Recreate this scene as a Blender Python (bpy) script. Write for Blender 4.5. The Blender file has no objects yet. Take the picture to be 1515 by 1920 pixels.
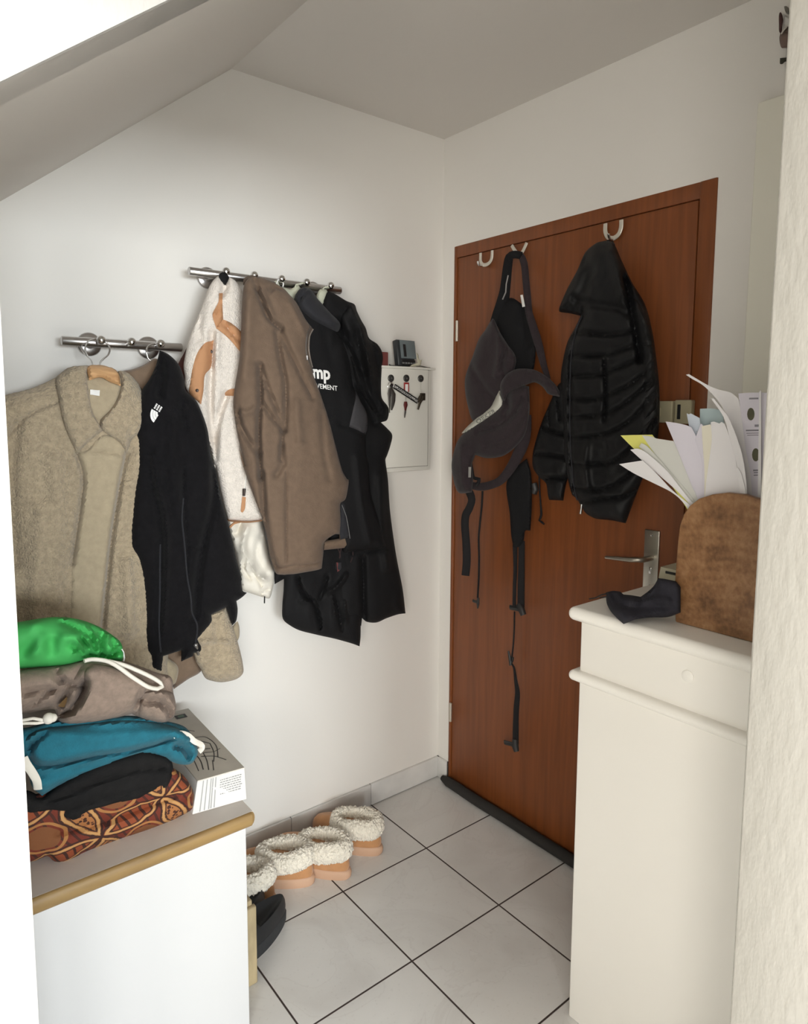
import bpy, bmesh, math, random
import numpy as np
from mathutils import Vector, noise as MN
from mathutils.geometry import delaunay_2d_cdt
random.seed(7)
SC = bpy.context.scene
COL = SC.collection
# ------------------------------------------------------------------ camera
F, CX, CY = 1276.45, 759.57, 892.64
YAW, PIT, ROL = math.radians(38.583), math.radians(-5.8107), math.radians(.307)
CAM = np.array([-1.73246, -1.95189, 1.47367])
fw = np.array([math.sin(YAW)*math.cos(PIT), math.cos(YAW)*math.cos(PIT), math.sin(PIT)])
r0 = np.array([math.cos(YAW), -math.sin(YAW), 0.]); u0 = np.cross(r0, fw)
RT = r0*math.cos(ROL)+u0*math.sin(ROL); UP = -r0*math.sin(ROL)+u0*math.cos(ROL)
cd = bpy.data.cameras.new('camera'); cam = bpy.data.objects.new('camera', cd); COL.objects.link(cam)
cd.sensor_fit = 'VERTICAL'; cd.sensor_height = 24.; cd.sensor_width = 24.*1515/1920
cd.lens = F*24./1920
cd.shift_x = -(CX-757.5)/1920; cd.shift_y = (CY-960)/1920
cd.clip_start = .05
from mathutils import Matrix
M = Matrix.Identity(4)
for i in range(3):
    M[i][0] = RT[i]; M[i][1] = UP[i]; M[i][2] = -fw[i]; M[i][3] = CAM[i]
cam.matrix_world = M
SC.camera = cam
X, Y, Z = 0, 1, 2
def on(px, py, ax, val):
    """the point of the place, on the plane axis=val, measured at this spot of the photograph"""
    d = fw+RT*(px-CX)/F-UP*(py-CY)/F
    return CAM+d*((val-CAM[ax])/d[ax])
def zz(x0, y0, s, pts): return [(x0+a*s, y0+b*s) for a, b in pts]
# ------------------------------------------------------------------ materials
MATS = {}
def mat(name, col, rough=.6, bump=None, var=0., vscale=8., metal=0., sheen=0., spec=.5, stretch=(1, 1, 1), coat=0., dist=.002, alpha=None):
    """col linear rgb; bump=(scale, strength); var = mottled value variation"""
    if name in MATS: return MATS[name]
    m = bpy.data.materials.new(name); m.use_nodes = True; nt = m.node_tree; N = nt.nodes; L = nt.links
    b = N['Principled BSDF']; b.inputs['Roughness'].default_value = rough; b.inputs['Metallic'].default_value = metal
    b.inputs['Specular IOR Level'].default_value = spec
    b.inputs['Base Color'].default_value = (*col, 1)
    if sheen: b.inputs['Sheen Weight'].default_value = sheen; b.inputs['Sheen Roughness'].default_value = .5
    if coat: b.inputs['Coat Weight'].default_value = coat
    tc = N.new('ShaderNodeTexCoord'); mp = N.new('ShaderNodeMapping'); mp.inputs['Scale'].default_value = stretch
    L.new(tc.outputs['Object'], mp.inputs['Vector'])
    if var:
        n = N.new('ShaderNodeTexNoise'); n.inputs['Scale'].default_value = vscale; n.inputs['Detail'].default_value = 6
        L.new(mp.outputs['Vector'], n.inputs['Vector'])
        mr = N.new('ShaderNodeMapRange'); mr.inputs['From Min'].default_value = .3; mr.inputs['From Max'].default_value = .7
        mr.inputs['To Min'].default_value = 1-var; mr.inputs['To Max'].default_value = 1+var
        L.new(n.outputs['Fac'], mr.inputs['Value'])
        mx = N.new('ShaderNodeVectorMath'); mx.operation = 'SCALE'; mx.inputs[0].default_value = col
        L.new(mr.outputs['Result'], mx.inputs['Scale']); L.new(mx.outputs['Vector'], b.inputs['Base Color'])
    if bump:
        n2 = N.new('ShaderNodeTexNoise'); n2.inputs['Scale'].default_value = bump[0]; n2.inputs['Detail'].default_value = 3
        L.new(mp.outputs['Vector'], n2.inputs['Vector'])
        bp = N.new('ShaderNodeBump'); bp.inputs['Strength'].default_value = bump[1]; bp.inputs['Distance'].default_value = dist
        L.new(n2.outputs['Fac'], bp.inputs['Height']); L.new(bp.outputs['Normal'], b.inputs['Normal'])
    MATS[name] = m
    return m
def nodes_of(m):
    nt = m.node_tree; return nt, nt.nodes, nt.links, nt.nodes['Principled BSDF']
def mathn(nt, op, a, b=None, c=None):
    n = nt.nodes.new('ShaderNodeMath'); n.operation = op
    for i, v in enumerate((a, b, c)):
        if v is None: continue
        if isinstance(v, (int, float)): n.inputs[i].default_value = v
        else: nt.links.new(v, n.inputs[i])
    return n.outputs[0]
def ramp(nt, fac, stops, interp='LINEAR'):
    n = nt.nodes.new('ShaderNodeValToRGB'); cr = n.color_ramp; cr.interpolation = interp
    while len(cr.elements) < len(stops): cr.elements.new(.5)
    for e, (p, c) in zip(cr.elements, stops): e.position = p; e.color = (*c, 1)
    nt.links.new(fac, n.inputs['Fac']); return n.outputs['Color']
def mixc(nt, fac, a, b):
    n = nt.nodes.new('ShaderNodeMix'); n.data_type = 'RGBA'
    nt.links.new(fac, n.inputs['Factor'])
    for i, v in ((6, a), (7, b)):
        if isinstance(v, tuple): n.inputs[i].default_value = (*v, 1)
        else: nt.links.new(v, n.inputs[i])
    return n.outputs[2]

# ------------------------------------------------------------------ objects
WL = {}     # world location of every object's origin
def link(o, parent=None):
    COL.objects.link(o)
    if parent is not None: o.parent = parent
def tag(o, label, cat, group=None, kind=None):
    o['label'] = label; o['category'] = cat
    if group: o['group'] = group
    if kind: o['kind'] = kind
    return o
def thing(name, label, cat, loc=(0, 0, 0), group=None):
    o = bpy.data.objects.new(name, None); link(o); o.location = loc; o.empty_display_size = .05
    WL[o.name] = np.array(loc, float); return tag(o, label, cat, group)
def mesh(name, verts, faces, m, parent=None, smooth=True, label=None):
    verts = np.asarray(verts, float)
    if parent is not None: org = WL[parent.name]
    else: org = np.array([verts[:, 0].mean(), verts[:, 1].mean(), verts[:, 2].min()])
    me = bpy.data.meshes.new(name); me.from_pydata((verts-org).tolist(), [], [list(map(int, f)) for f in faces])
    bm = bmesh.new(); bm.from_mesh(me); bmesh.ops.recalc_face_normals(bm, faces=bm.faces); bm.to_mesh(me); bm.free()
    me.materials.append(m)
    if smooth:
        me.polygons.foreach_set('use_smooth', [True]*len(me.polygons))
        me.set_sharp_from_angle(angle=math.radians(48))
    o = bpy.data.objects.new(name, me); link(o, parent)
    if parent is None: o.location = org
    WL[o.name] = org
    if label: o['label'] = label
    return o
def struct(o, label=None):
    o['kind'] = 'structure'
    if label: o['label'] = label
    return o
class MB:
    """collects shapes into one mesh"""
    def __init__(s): s.v = []; s.f = []
    def add(s, v, f):
        n = len(s.v); s.v += [tuple(p) for p in v]; s.f += [[i+n for i in q] for q in f]; return s
    def box(s, a, b, bev=0., seg=2, rot=None):
        a = np.minimum(a, b).astype(float) if False else np.array(a, float); b = np.array(b, float)
        lo, hi = np.minimum(a, b), np.maximum(a, b); c = (lo+hi)/2; d = hi-lo
        bm = bmesh.new(); bmesh.ops.create_cube(bm, size=1)
        for v in bm.verts: v.co = Vector((v.co[0]*d[0], v.co[1]*d[1], v.co[2]*d[2]))
        if bev: bmesh.ops.bevel(bm, geom=list(bm.edges), offset=min(bev, d.min()*.49), segments=seg, affect='EDGES', profile=.5)
        if rot is not None: bmesh.ops.transform(bm, matrix=rot.to_4x4(), verts=bm.verts)
        bm.verts.index_update()
        s.add([np.array(v.co)+c for v in bm.verts], [[v.index for v in f.verts] for f in bm.faces]); bm.free(); return s
    def tube(s, path, r, n=10, closed=False, flat=None, caps=True):
        """round bar along path; r number or per-point list; flat=(direction, ratio) squashes along a direction"""
        P = [np.array(p, float) for p in path]; m_ = len(P); R = r if hasattr(r, '__len__') else [r]*m_
        V = []; prev = None
        for i in range(m_):
            if closed: t = P[(i+1) % m_]-P[i-1]
            else: t = P[min(i+1, m_-1)]-P[max(i-1, 0)]
            t = t/(np.linalg.norm(t)+1e-12)
            if prev is None:
                a = np.array([0, 0, 1.]) if abs(t[2]) < .9 else np.array([1., 0, 0])
                if flat is not None and flat[2:]: a = np.array(flat[2], float)
                e = np.cross(t, a)
            else: e = prev-t*(prev@t)
            e /= np.linalg.norm(e)+1e-12; prev = e; g = np.cross(t, e)
            for k in range(n):
                an = 2*math.pi*k/n; w = e*math.cos(an)*R[i]+g*math.sin(an)*R[i]
                if flat is not None:
                    fd = np.array(flat[0], float); fd = fd-t*(fd@t); fd /= np.linalg.norm(fd)+1e-12
                    w = w-fd*(w@fd)*(1-flat[1])
                V.append(P[i]+w)
        Fc = []
        for i in range(m_ if closed else m_-1):
            j = (i+1) % m_
            for k in range(n): Fc.append([i*n+k, i*n+(k+1) % n, j*n+(k+1) % n, j*n+k])
        if not closed and caps: Fc += [list(range(n))[::-1], [(m_-1)*n+k for k in range(n)]]
        return s.add(V, Fc)
    def lathe(s, c, axis, prof, n=20):
        """prof: (distance along axis, radius)"""
        ax = np.array(axis, float); ax /= np.linalg.norm(ax); a = np.array([0, 0, 1.]) if abs(ax[2]) < .9 else np.array([1., 0, 0])
        e = np.cross(ax, a); e /= np.linalg.norm(e); g = np.cross(ax, e); V = []; Fc = []
        for d, r in prof:
            for k in range(n):
                an = 2*math.pi*k/n; V.append(np.array(c)+ax*d+(e*math.cos(an)+g*math.sin(an))*max(r, 1e-5))
        for i in range(len(prof)-1):
            for k in range(n): Fc.append([i*n+k, i*n+(k+1) % n, (i+1)*n+(k+1) % n, (i+1)*n+k])
        Fc += [list(range(n)), [(len(prof)-1)*n+k for k in range(n)]]
        return s.add(V, Fc)
    def ball(s, c, r, n=14):
        pr = [(-r*math.cos(math.pi*i/10), r*math.sin(math.pi*i/10)) for i in range(11)]
        return s.lathe(c, (0, 0, 1), pr, n)
    def prism(s, poly, off, bev=0.):
        """polygon of 3D points pushed along off"""
        n = len(poly); V = [np.array(p, float) for p in poly]; V += [p+np.array(off) for p in V]
        return s.add(V, [list(range(n))[::-1], list(range(n, 2*n))]+[[i, (i+1) % n, n+(i+1) % n, n+i] for i in range(n)])
    def out(s, name, m, parent=None, smooth=True, label=None): return mesh(name, s.v, s.f, m, parent, smooth, label)
def spline(pts, step, closed=True, corner=70):
    """densify a polyline as a Catmull-Rom curve; sharp corners stay sharp"""
    P = np.array(pts, float); n = len(P); out = []
    def ang(i):
        a = P[i]-P[i-1]; b = P[(i+1) % n]-P[i]
        la, lb = np.linalg.norm(a), np.linalg.norm(b)
        return math.degrees(math.acos(max(-1, min(1, (a@b)/(la*lb+1e-12)))))
    for i in range(n if closed else n-1):
        p1 = P[i]; p2 = P[(i+1) % n]
        p0 = P[i-1] if (closed or i > 0) else p1; p3 = P[(i+2) % n] if (closed or i+2 < n) else p2
        t1 = (p2-p0)*.5; t2 = (p3-p1)*.5; l = np.linalg.norm(p2-p1)
        if (closed or 0 < i) and ang(i) > corner: t1 = (p2-p1)
        if (closed or i+2 < n) and ang((i+1) % n) > corner: t2 = (p2-p1)
        for t in (t1, t2):
            q = np.linalg.norm(t)
            if q > l: t *= l/q
        k = max(1, int(math.ceil(l/step)))
        for j in range(k):
            t = j/k; out.append((2*t**3-3*t**2+1)*p1+(t**3-2*t**2+t)*t1+(-2*t**3+3*t**2)*p2+(t**3-t**2)*t2)
    if not closed: out.append(P[-1])
    return np.array(out)
def seg_dist(Q, A, B):
    """distances of points Q to the nearest of segments A-B"""
    best = np.full(len(Q), 1e9); AB = B-A; L2 = (AB**2).sum(1)+1e-15
    for i in range(len(A)):
        t = np.clip(((Q-A[i])@AB[i])/L2[i], 0, 1); d = Q-A[i]-t[:, None]*AB[i]
        np.minimum(best, (d**2).sum(1), out=best)
    return np.sqrt(best)
def inside(Q, P):
    r = np.zeros(len(Q), bool); n = len(P); j = n-1
    for i in range(n):
        a, b = P[i], P[j]
        c = ((a[1] > Q[:, 1]) != (b[1] > Q[:, 1])) & (Q[:, 0] < (b[0]-a[0])*(Q[:, 1]-a[1])/(b[1]-a[1]+1e-15)+a[0])
        r ^= c; j = i
    return r
FD = 1.8     # how deep the folds are cut
class Soft:
    """a padded piece of cloth: its outline on an upright plane, bulging to the front and back, with folds"""
    def __init__(s, name, px, ax, val, m, parent=None, Tf=.03, Tb=.03, R=.04, Rb=None, folds=(), wr=(.004, 14, 4), step=.007,
                 base=None, lift=0., label=None, corner=70, nrm=None, make=True, curl=None, tilt=None, fuzz=None):
        s.fuzz = fuzz
        s.ax, s.val = ax, val; s.Tf, s.Tb, s.R, s.Rb = Tf, Tb, R, Rb or R; s.base = base; s.lift = lift; s.wr = wr; s.curl = curl
        s.iu = 1 if ax == X else 0
        P = np.array([s.uv(*p) for p in px]); s.P = spline(P, step, True, corner)
        c3 = s.p3(s.P.mean(0)[None])[0]
        if base is not None: s.n = base.n
        elif nrm is not None: s.n = np.array(nrm, float)/np.linalg.norm(nrm)
        else: s.n = CAM-c3; s.n /= np.linalg.norm(s.n)
        s.folds = []
        for f in folds:
            pts, w, d = f[:3]; q = spline([s.uv(*p) for p in pts], .02, False, 60); s.folds.append((q, w, d))
        s.seed = sum(map(ord, name))*.37+len(px)*1.7+val*13
        if make: s.o = s.build(name, m, parent, step, label)
    def uv(s, px, py):
        p = on(px, py, s.ax, s.val); return (p[s.iu], p[2])
    def p3(s, uv):
        o = np.zeros((len(uv), 3)); o[:, s.ax] = s.val; o[:, s.iu] = uv[:, 0]; o[:, 2] = uv[:, 1]; return o
    def dist(s, uv): return seg_dist(uv, s.P, np.roll(s.P, -1, 0))
    def _h(s, uv, d, T, R):
        t = np.clip(d/R, 0, 1); return T*np.sqrt(np.clip(1-(1-t)**2, 0, 1))
    def low(s, uv):
        b = np.zeros(len(uv))
        if s.base is not None: b = s.base.front(uv)
        if s.curl is not None: b = b+s.curl(uv)
        return b+s.lift
    def front(s, uv, d=None):
        if d is None: d = s.dist(uv)*np.where(inside(uv, s.P), 1, 0)
        h = s._h(uv, d, s.Tf, s.R); k = np.clip(d/min(s.R*.6, .012), 0, 1)
        for q, w, dp in s.folds:
            e = seg_dist(uv, q[:-1], q[1:]); h = h+dp*FD*np.exp(-(e/w)**2)*k
        a, su, sv = s.wr
        if a: h = h+k*a*np.array([MN.noise((p[0]*su+s.seed, p[1]*sv, s.seed))+.5*MN.noise((p[0]*su*2.3, p[1]*sv*2.3+s.seed, 9.)) for p in uv])
        if s.fuzz:
            q = s.fuzz[1]; h = h+k*s.fuzz[0]*np.array([MN.noise((p[0]*q, p[1]*q, 3.1))+.5*MN.noise((p[0]*q*2.1, p[1]*q*2.1, 7.7)) for p in uv])
        return s.low(uv)+h
    def build(s, name, m, parent, step, label):
        lo, hi = s.P.min(0), s.P.max(0); g = []
        rows = int((hi[1]-lo[1])/(step*.87))+1
        for j in range(rows):
            y = lo[1]+(j+.5)*step*.87
            for i in range(int((hi[0]-lo[0])/step)+2): g.append((lo[0]+(i+(j % 2)*.5)*step, y))
        g = np.array(g); g = g[inside(g, s.P)]
        if len(g): g = g[s.dist(g) > step*.55]
        n = len(s.P); allp = [Vector(p) for p in s.P]+[Vector(p) for p in g]
        r = delaunay_2d_cdt(allp, [(i, (i+1) % n) for i in range(n)], [list(range(n))], 1, 1e-6)
        uv = np.array([tuple(p) for p in r[0]]); tris = r[2]
        d = s.dist(uv); d[d < 1e-5] = 0
        p3 = s.p3(uv); fr = s.front(uv, d); bk = s.low(uv)-s._h(uv, d, s.Tb, s.Rb)
        N = len(uv); e = .0005
        V = np.vstack([p3+(fr+e)[:, None]*s.n, p3+(bk-e)[:, None]*s.n])
        if s.ax == Y and s.val < 0: V[:, 1] = np.minimum(V[:, 1], -.004)
        if s.ax == X and s.val < 0: V[:, 0] = np.minimum(V[:, 0], -.004)
        Fc = [list(t) for t in tris]+[[i+N for i in t][::-1] for t in tris]
        cnt = {}
        for t in tris:
            for i in range(len(t)): cnt[(t[i], t[(i+1) % len(t)])] = 1
        for (i, j) in cnt:
            if (j, i) not in cnt: Fc.append([j, i, i+N, j+N])
        return mesh(name, V, Fc, m, parent, True, label)
    def at(s, px, py, up=.002):
        uv = np.array([s.uv(px, py)]); return s.p3(uv)[0]+s.n*(s.front(uv)[0]+up)
    def line(s, pts, step=.012, up=.002):
        q = spline([s.uv(*p) for p in pts], step, False, 60)
        return list(s.p3(q)+s.n[None]*(s.front(q)[:, None]+up))
def text_polys(txt, bold=.0, res=3):
    cu = bpy.data.curves.new('t', 'FONT'); cu.body = txt; cu.size = 1; cu.offset = bold; cu.resolution_u = res
    ob = bpy.data.objects.new('t', cu); COL.objects.link(ob); dg = bpy.context.evaluated_depsgraph_get(); dg.update()
    me = ob.evaluated_get(dg).to_mesh(); V = [tuple(v.co[:2]) for v in me.vertices]; Fc = [list(p.vertices) for p in me.polygons]
    bpy.data.objects.remove(ob); bpy.data.curves.remove(cu); return np.array(V), Fc
def letters(name, txt, soft, org, ex, ey, m, parent, bold=.0, up=.0025):
    """lettering lying on a cloth or flat surface: org = photo spot of the baseline start, ex / ey = photo steps of one em across / up"""
    V, Fc = text_polys(txt, bold); P = [soft.at(org[0]+v[0]*ex[0]+v[1]*ey[0], org[1]+v[0]*ex[1]+v[1]*ey[1], up) for v in V]
    return mesh(name, P, Fc, m, parent, False)
LIGHTS = [((-1.9, -6.6, 1.5), (-1.2, 0, 1.1), 1.9, .75, 235, (.90, .965, 1.)),
          ((-3.1, -4.6, 1.55), (-.3, 0, 1.1), .8, .7, 42, (.97, .96, .93)),
          ((-3.3, -3.0, 1.4), (-.3, -1.1, 1.0), .7, .9, 36, (1., .955, .89))]
WORLD = ((1., .95, .88), .15)
EXPO = 0.
# ------------------------------------------------------------------ surfaces of the room
M_wall = mat('white_wall_paint', (.81, .785, .745), .85, bump=(120, .12), dist=.0015)
M_ceil = mat('white_ceiling_paint', (.70, .665, .625), .9, bump=(90, .15), dist=.0015)
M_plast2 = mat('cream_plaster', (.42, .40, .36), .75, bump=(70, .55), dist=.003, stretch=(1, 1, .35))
M_plast = mat('rough_white_plaster', (.60, .59, .57), .75, bump=(70, .55), dist=.003, stretch=(1, 1, .35))
M_lac = mat('cream_lacquer', (.92, .89, .83), .38, bump=(60, .03))
M_whitelac = mat('white_board', (.63, .635, .645), .5, bump=(60, .02))
M_steel = mat('brushed_steel', (.55, .53, .52), .28, metal=1., bump=(300, .05), stretch=(.05, 1, 1))
M_chrome = mat('chrome', (.75, .74, .73), .12, metal=1.)
M_blackpl = mat('black_plastic', (.018, .017, .017), .45)
def tile_material():
    m = mat('grey_floor_tile', (.67, .66, .64), .32); nt, N, L, b = nodes_of(m)
    g = N.new('ShaderNodeNewGeometry'); sp = N.new('ShaderNodeSeparateXYZ'); L.new(g.outputs['Position'], sp.inputs[0])
    T = 1/3
    def cell(o, off):
        f = mathn(nt, 'FRACT', mathn(nt, 'DIVIDE', mathn(nt, 'ADD', o, off+10*T), T))
        return mathn(nt, 'MINIMUM', f, mathn(nt, 'SUBTRACT', 1., f))
    e = mathn(nt, 'MINIMUM', cell(sp.outputs['X'], .3323), cell(sp.outputs['Y'], .322))
    gr = mathn(nt, 'SMOOTH_MAX', 0., mathn(nt, 'SUBTRACT', 1., mathn(nt, 'DIVIDE', e, .0085)), .05)
    gr = mathn(nt, 'MINIMUM', mathn(nt, 'MULTIPLY', gr, 3.), 1.)
    w = N.new('ShaderNodeTexNoise'); w.inputs['Scale'].default_value = 3.2; w.inputs['Detail'].default_value = 8; w.inputs['Distortion'].default_value = 1.6
    L.new(g.outputs['Position'], w.inputs['Vector'])
    base = ramp(nt, w.outputs['Fac'], [(.28, (.61, .595, .575)), (.49, (.67, .66, .64)), (.505, (.635, .62, .60)), (.52, (.675, .665, .645)), (.75, (.71, .70, .68))])
    fl = N.new('ShaderNodeTexNoise'); fl.inputs['Scale'].default_value = 90; L.new(g.outputs['Position'], fl.inputs['Vector'])
    base = mixc(nt, mathn(nt, 'MULTIPLY', mathn(nt, 'GREATER_THAN', fl.outputs['Fac'], .66), .12), base, (.38, .36, .34))
    L.new(mixc(nt, gr, base, (.045, .03, .026)), b.inputs['Base Color'])
    L.new(mathn(nt, 'ADD', .3, mathn(nt, 'MULTIPLY', gr, .5)), b.inputs['Roughness'])
    bp = N.new('ShaderNodeBump'); bp.inputs['Strength'].default_value = .6; bp.inputs['Distance'].default_value = .002
    L.new(mathn(nt, 'SUBTRACT', 1., gr), bp.inputs['Height']); L.new(bp.outputs['Normal'], b.inputs['Normal'])
    return m
M_tile = tile_material()
M_base = mat('grey_tile_skirting', (.69, .68, .66), .35, var=.12, vscale=7)
def wood_material(name, dark, light, rough, scale, axis_stretch, coat=0., ring=0.):
    m = mat(name, light, rough, coat=coat); nt, N, L, b = nodes_of(m)
    tc = N.new('ShaderNodeTexCoord'); mp = N.new('ShaderNodeMapping'); mp.inputs['Scale'].default_value = axis_stretch
    L.new(tc.outputs['Object'], mp.inputs[0])
    n = N.new('ShaderNodeTexNoise'); n.inputs['Scale'].default_value = scale; n.inputs['Detail'].default_value = 7; n.inputs['Distortion'].default_value = .6
    L.new(mp.outputs[0], n.inputs['Vector']); f = n.outputs['Fac']
    if ring:
        wv = N.new('ShaderNodeTexWave'); wv.wave_type = 'RINGS'; wv.rings_direction = 'SPHERICAL'; wv.inputs['Scale'].default_value = ring; wv.inputs['Distortion'].default_value = 5.
        wv.inputs['Detail'].default_value = 4; wv.inputs['Detail Scale'].default_value = 1.5
        mp2 = N.new('ShaderNodeMapping'); mp2.inputs['Location'].default_value = (0, .02, .3); mp2.inputs['Scale'].default_value = (1, 1, 1.)
        L.new(tc.outputs['Object'], mp2.inputs[0]); L.new(mp2.outputs[0], wv.inputs['Vector'])
        f = mathn(nt, 'ADD', mathn(nt, 'MULTIPLY', f, .7), mathn(nt, 'MULTIPLY', wv.outputs['Fac'], .22))
    L.new(ramp(nt, f, [(.32, dark), (.62, light)]), b.inputs['Base Color'])
    bp = N.new('ShaderNodeBump'); bp.inputs['Strength'].default_value = .12; bp.inputs['Distance'].default_value = .001
    L.new(f, bp.inputs['Height']); L.new(bp.outputs['Normal'], b.inputs['Normal'])
    return m
M_door = wood_material('mahogany_veneer', (.172, .048, .0115), (.225, .065, .016), .44, 9, (6, 6, .28), coat=.0)
M_pine = wood_material('yellow_pine_edge', (.18, .105, .036), (.30, .19, .07), .5, 7, (.6, 5, 5))
M_paleb = wood_material('light_beech', (.55, .30, .14), (.72, .44, .22), .5, 12, (1, 5, 5))
def mango_material():
    m = mat('brown_mango_wood', (.35, .16, .06), .42); nt, N, L, b = nodes_of(m)
    tc = N.new('ShaderNodeTexCoord'); mp = N.new('ShaderNodeMapping'); mp.inputs['Location'].default_value = (0, .03, .22); mp.inputs['Scale'].default_value = (1, .75, 1)
    L.new(tc.outputs['Object'], mp.inputs[0])
    wv = N.new('ShaderNodeTexWave'); wv.wave_type = 'RINGS'; wv.rings_direction = 'X'; wv.inputs['Scale'].default_value = 15.; wv.inputs['Distortion'].default_value = 3.5
    wv.inputs['Detail'].default_value = 3; wv.inputs['Detail Scale'].default_value = .8; wv.inputs['Detail Roughness'].default_value = .6; L.new(mp.outputs[0], wv.inputs['Vector'])
    n = N.new('ShaderNodeTexNoise'); n.inputs['Scale'].default_value = 130; n.inputs['Detail'].default_value = 4; L.new(tc.outputs['Object'], n.inputs['Vector'])
    n2 = N.new('ShaderNodeTexNoise'); n2.inputs['Scale'].default_value = 16; n2.inputs['Detail'].default_value = 5; L.new(tc.outputs['Object'], n2.inputs['Vector'])
    f = mathn(nt, 'ADD', mathn(nt, 'MULTIPLY', wv.outputs['Fac'], .045), mathn(nt, 'ADD', mathn(nt, 'MULTIPLY', n.outputs['Fac'], .35), mathn(nt, 'MULTIPLY', n2.outputs['Fac'], .68)))
    L.new(ramp(nt, f, [(.36, (.12, .054, .02)), (.54, (.245, .12, .05)), (.74, (.38, .21, .10))]), b.inputs['Base Color'])
    return m
M_acacia = mango_material()

# ------------------------------------------------------------------ room shell
ZC = 2.449; SLX = -.829; SL = .7981; YF = -1.004; XJ = -1.5946
fl = MB().box((-3.4, -7.0, -.1), (.3, 0.2, 0)).out('floor', M_tile, smooth=False); struct(fl)
bw = MB().box((-3.4, 0, 0), (.3, .2, ZC)).out('wall_back', M_wall, smooth=False); struct(bw)
# door wall with the opening for the frame
DY0, DY1, DH = -.063, -1.0445, 2.0555
rw = MB()
rw.box((0, 0, 0), (.25, DY0, ZC)).box((0, DY1, 0), (.25, -1.75, ZC)).box((0, DY0, DH), (.25, DY1, ZC))
struct(rw.out('wall_right', M_wall, smooth=False))
ce = MB().box((SLX-.01, -7.0, ZC), (.3, .2, ZC+.1)).box((-3.4, -7.0, ZC), (SLX, -1.0, ZC+.1)).out('ceiling', M_ceil, smooth=False); struct(ce)
lowx = -2.45; lowz = ZC-SL*(SLX-lowx)
sc_ = MB().prism([(SLX, YF+.01, ZC), (lowx, YF+.01, lowz), (lowx, .1, lowz), (SLX, .1, ZC)], (-.06, 0, .09)).out('ceiling_slope', M_ceil, smooth=False); struct(sc_)
# partition whose opening follows the roof slope
zj = ZC-SL*(SLX-XJ)
pf = MB().prism([(-3.4, YF, 0), (XJ, YF, 0), (XJ, YF, zj), (SLX, YF, ZC), (-3.4, YF, ZC)], (0, .11, 0)).out('wall_front', M_plast, smooth=False); struct(pf)
nl = MB().box((lowx-.1, YF+.11, 0), (lowx, 0, lowz+.1)).out('wall_left', M_wall, smooth=False); struct(nl)
# the wall end on the right that the picture looks past
XR = -.85; yr = on(1420, 1000, X, XR)[1]
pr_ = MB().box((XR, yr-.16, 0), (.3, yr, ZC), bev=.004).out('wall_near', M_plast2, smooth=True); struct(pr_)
struct(MB().box((-3.5, -7.0, 0), (-3.4, YF, ZC)).out('wall_far', M_wall, smooth=False))
struct(MB().box((.2, -7.0, 0), (.3, yr-.16, ZC)).out('wall_side', M_wall, smooth=False))
struct(MB().box((-3.4, -2.25, 1.9), (.2, -2.12, ZC)).box((-.35, -2.25, 0), (.2, -2.12, 1.9)).out('rear_light_block', M_wall, smooth=False))  # unseen header and pier, added to cut the daylight off the upper back wall
# skirting of cut floor tiles
sk = MB(); x = -.004
while x > -2.4:
    x2 = max(x-.3325, -2.4); sk.box((x-.0012, -.011, .003), (x2+.0012, 0, .083), bev=.0015); x = x2
struct(sk.out('baseboard_back', M_base))
struct(MB().box((-.011, -.011, .003), (0, DY0+.002, .083), bev=.0015).out('baseboard_right', M_base))
struct(MB().box((-2.4, -.0045, 0), (0, 0, .0825)).box((-.0045, DY0, 0), (0, 0, .0825)).out('trim_1', mat('skirting_grout', (.07, .06, .055), .9), smooth=False), 'dark joint behind the tile skirting')
# white boxed panel on the door wall, past the door
ty = on(1420, 193, X, -.03); struct(MB().box((-.03, -1.56, 0), (0, ty[1], ty[2]), bev=.003).out('trim_2', mat('cream_panel', (.88, .86, .76), .6, bump=(60, .03)), smooth=True), 'tall cream boxed panel on the wall right of the door')

# ------------------------------------------------------------------ the flat's entrance door
LY0, LY1 = -.075, on(1303, 500, X, 0)[1]       # leaf
df = MB().box((.002, LY0-.004, .012), (.045, LY1, 2.012), bev=.002).out('door_1', M_door); struct(df, 'reddish brown veneered entrance door'); D = df
fr = MB()
fr.box((-.002, DY0, .0), (.06, DY0-.014, DH), bev=.003)
fr.box((-.005, LY1-.006, 0), (.06, DY1, DH), bev=.003)
fr.box((-.0006, DY0-.0135, 2.014), (.06, LY1-.0065, DH), bev=.001)
fr.out('door_frame', M_door, D)
gv = MB().box((.02, LY1+.001, .0), (.03, LY1-.008, 2.02)).box((.008, DY0-.01, 2.008), (.03, LY1, 2.022)).box((.05, DY0, 0), (.06, DY1, 2.02)); gv.out('door_gap', mat('dark_gap', (.03, .01, .006), .8), D, False)
for pa, pb in (((857, 601), (857, 640)), ((845, 1318), (845, 1353))):
    a = on(*pa, X, -.01); b = on(*pb, X, -.01)
    MB().lathe((-.010, a[1], b[2]), (0, 0, 1), [(0, .004), (.001, .0055), (a[2]-b[2]-.001, .0055), (a[2]-b[2], .004)], 12).out('hinge', mat('pale_metal', (.62, .58, .5), .4, metal=.6), D)
M_nick = mat('satin_nickel', (.50, .47, .41), .36, metal=1.)
pA = on(1207, 991, X, 0); pB = on(1236, 1102, X, 0); py0, py1 = on(1208, 1050, X, 0)[1], on(1236, 1050, X, 0)[1]
pz1 = pA[2]; pz0 = pB[2]-.02
pl = MB().box((.003, py0, pz0), (-.0045, py1, pz1), bev=.002).out('handle_plate', M_nick, D)
sc1 = MB()
for z_ in (pz1-.014, pz0+.02): sc1.lathe((-.0045, (py0+py1)/2, z_), (-1, 0, 0), [(0, .0045), (.0015, .004), (.002, .001)], 12)
sc1.out('screw', M_chrome, pl)
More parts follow.
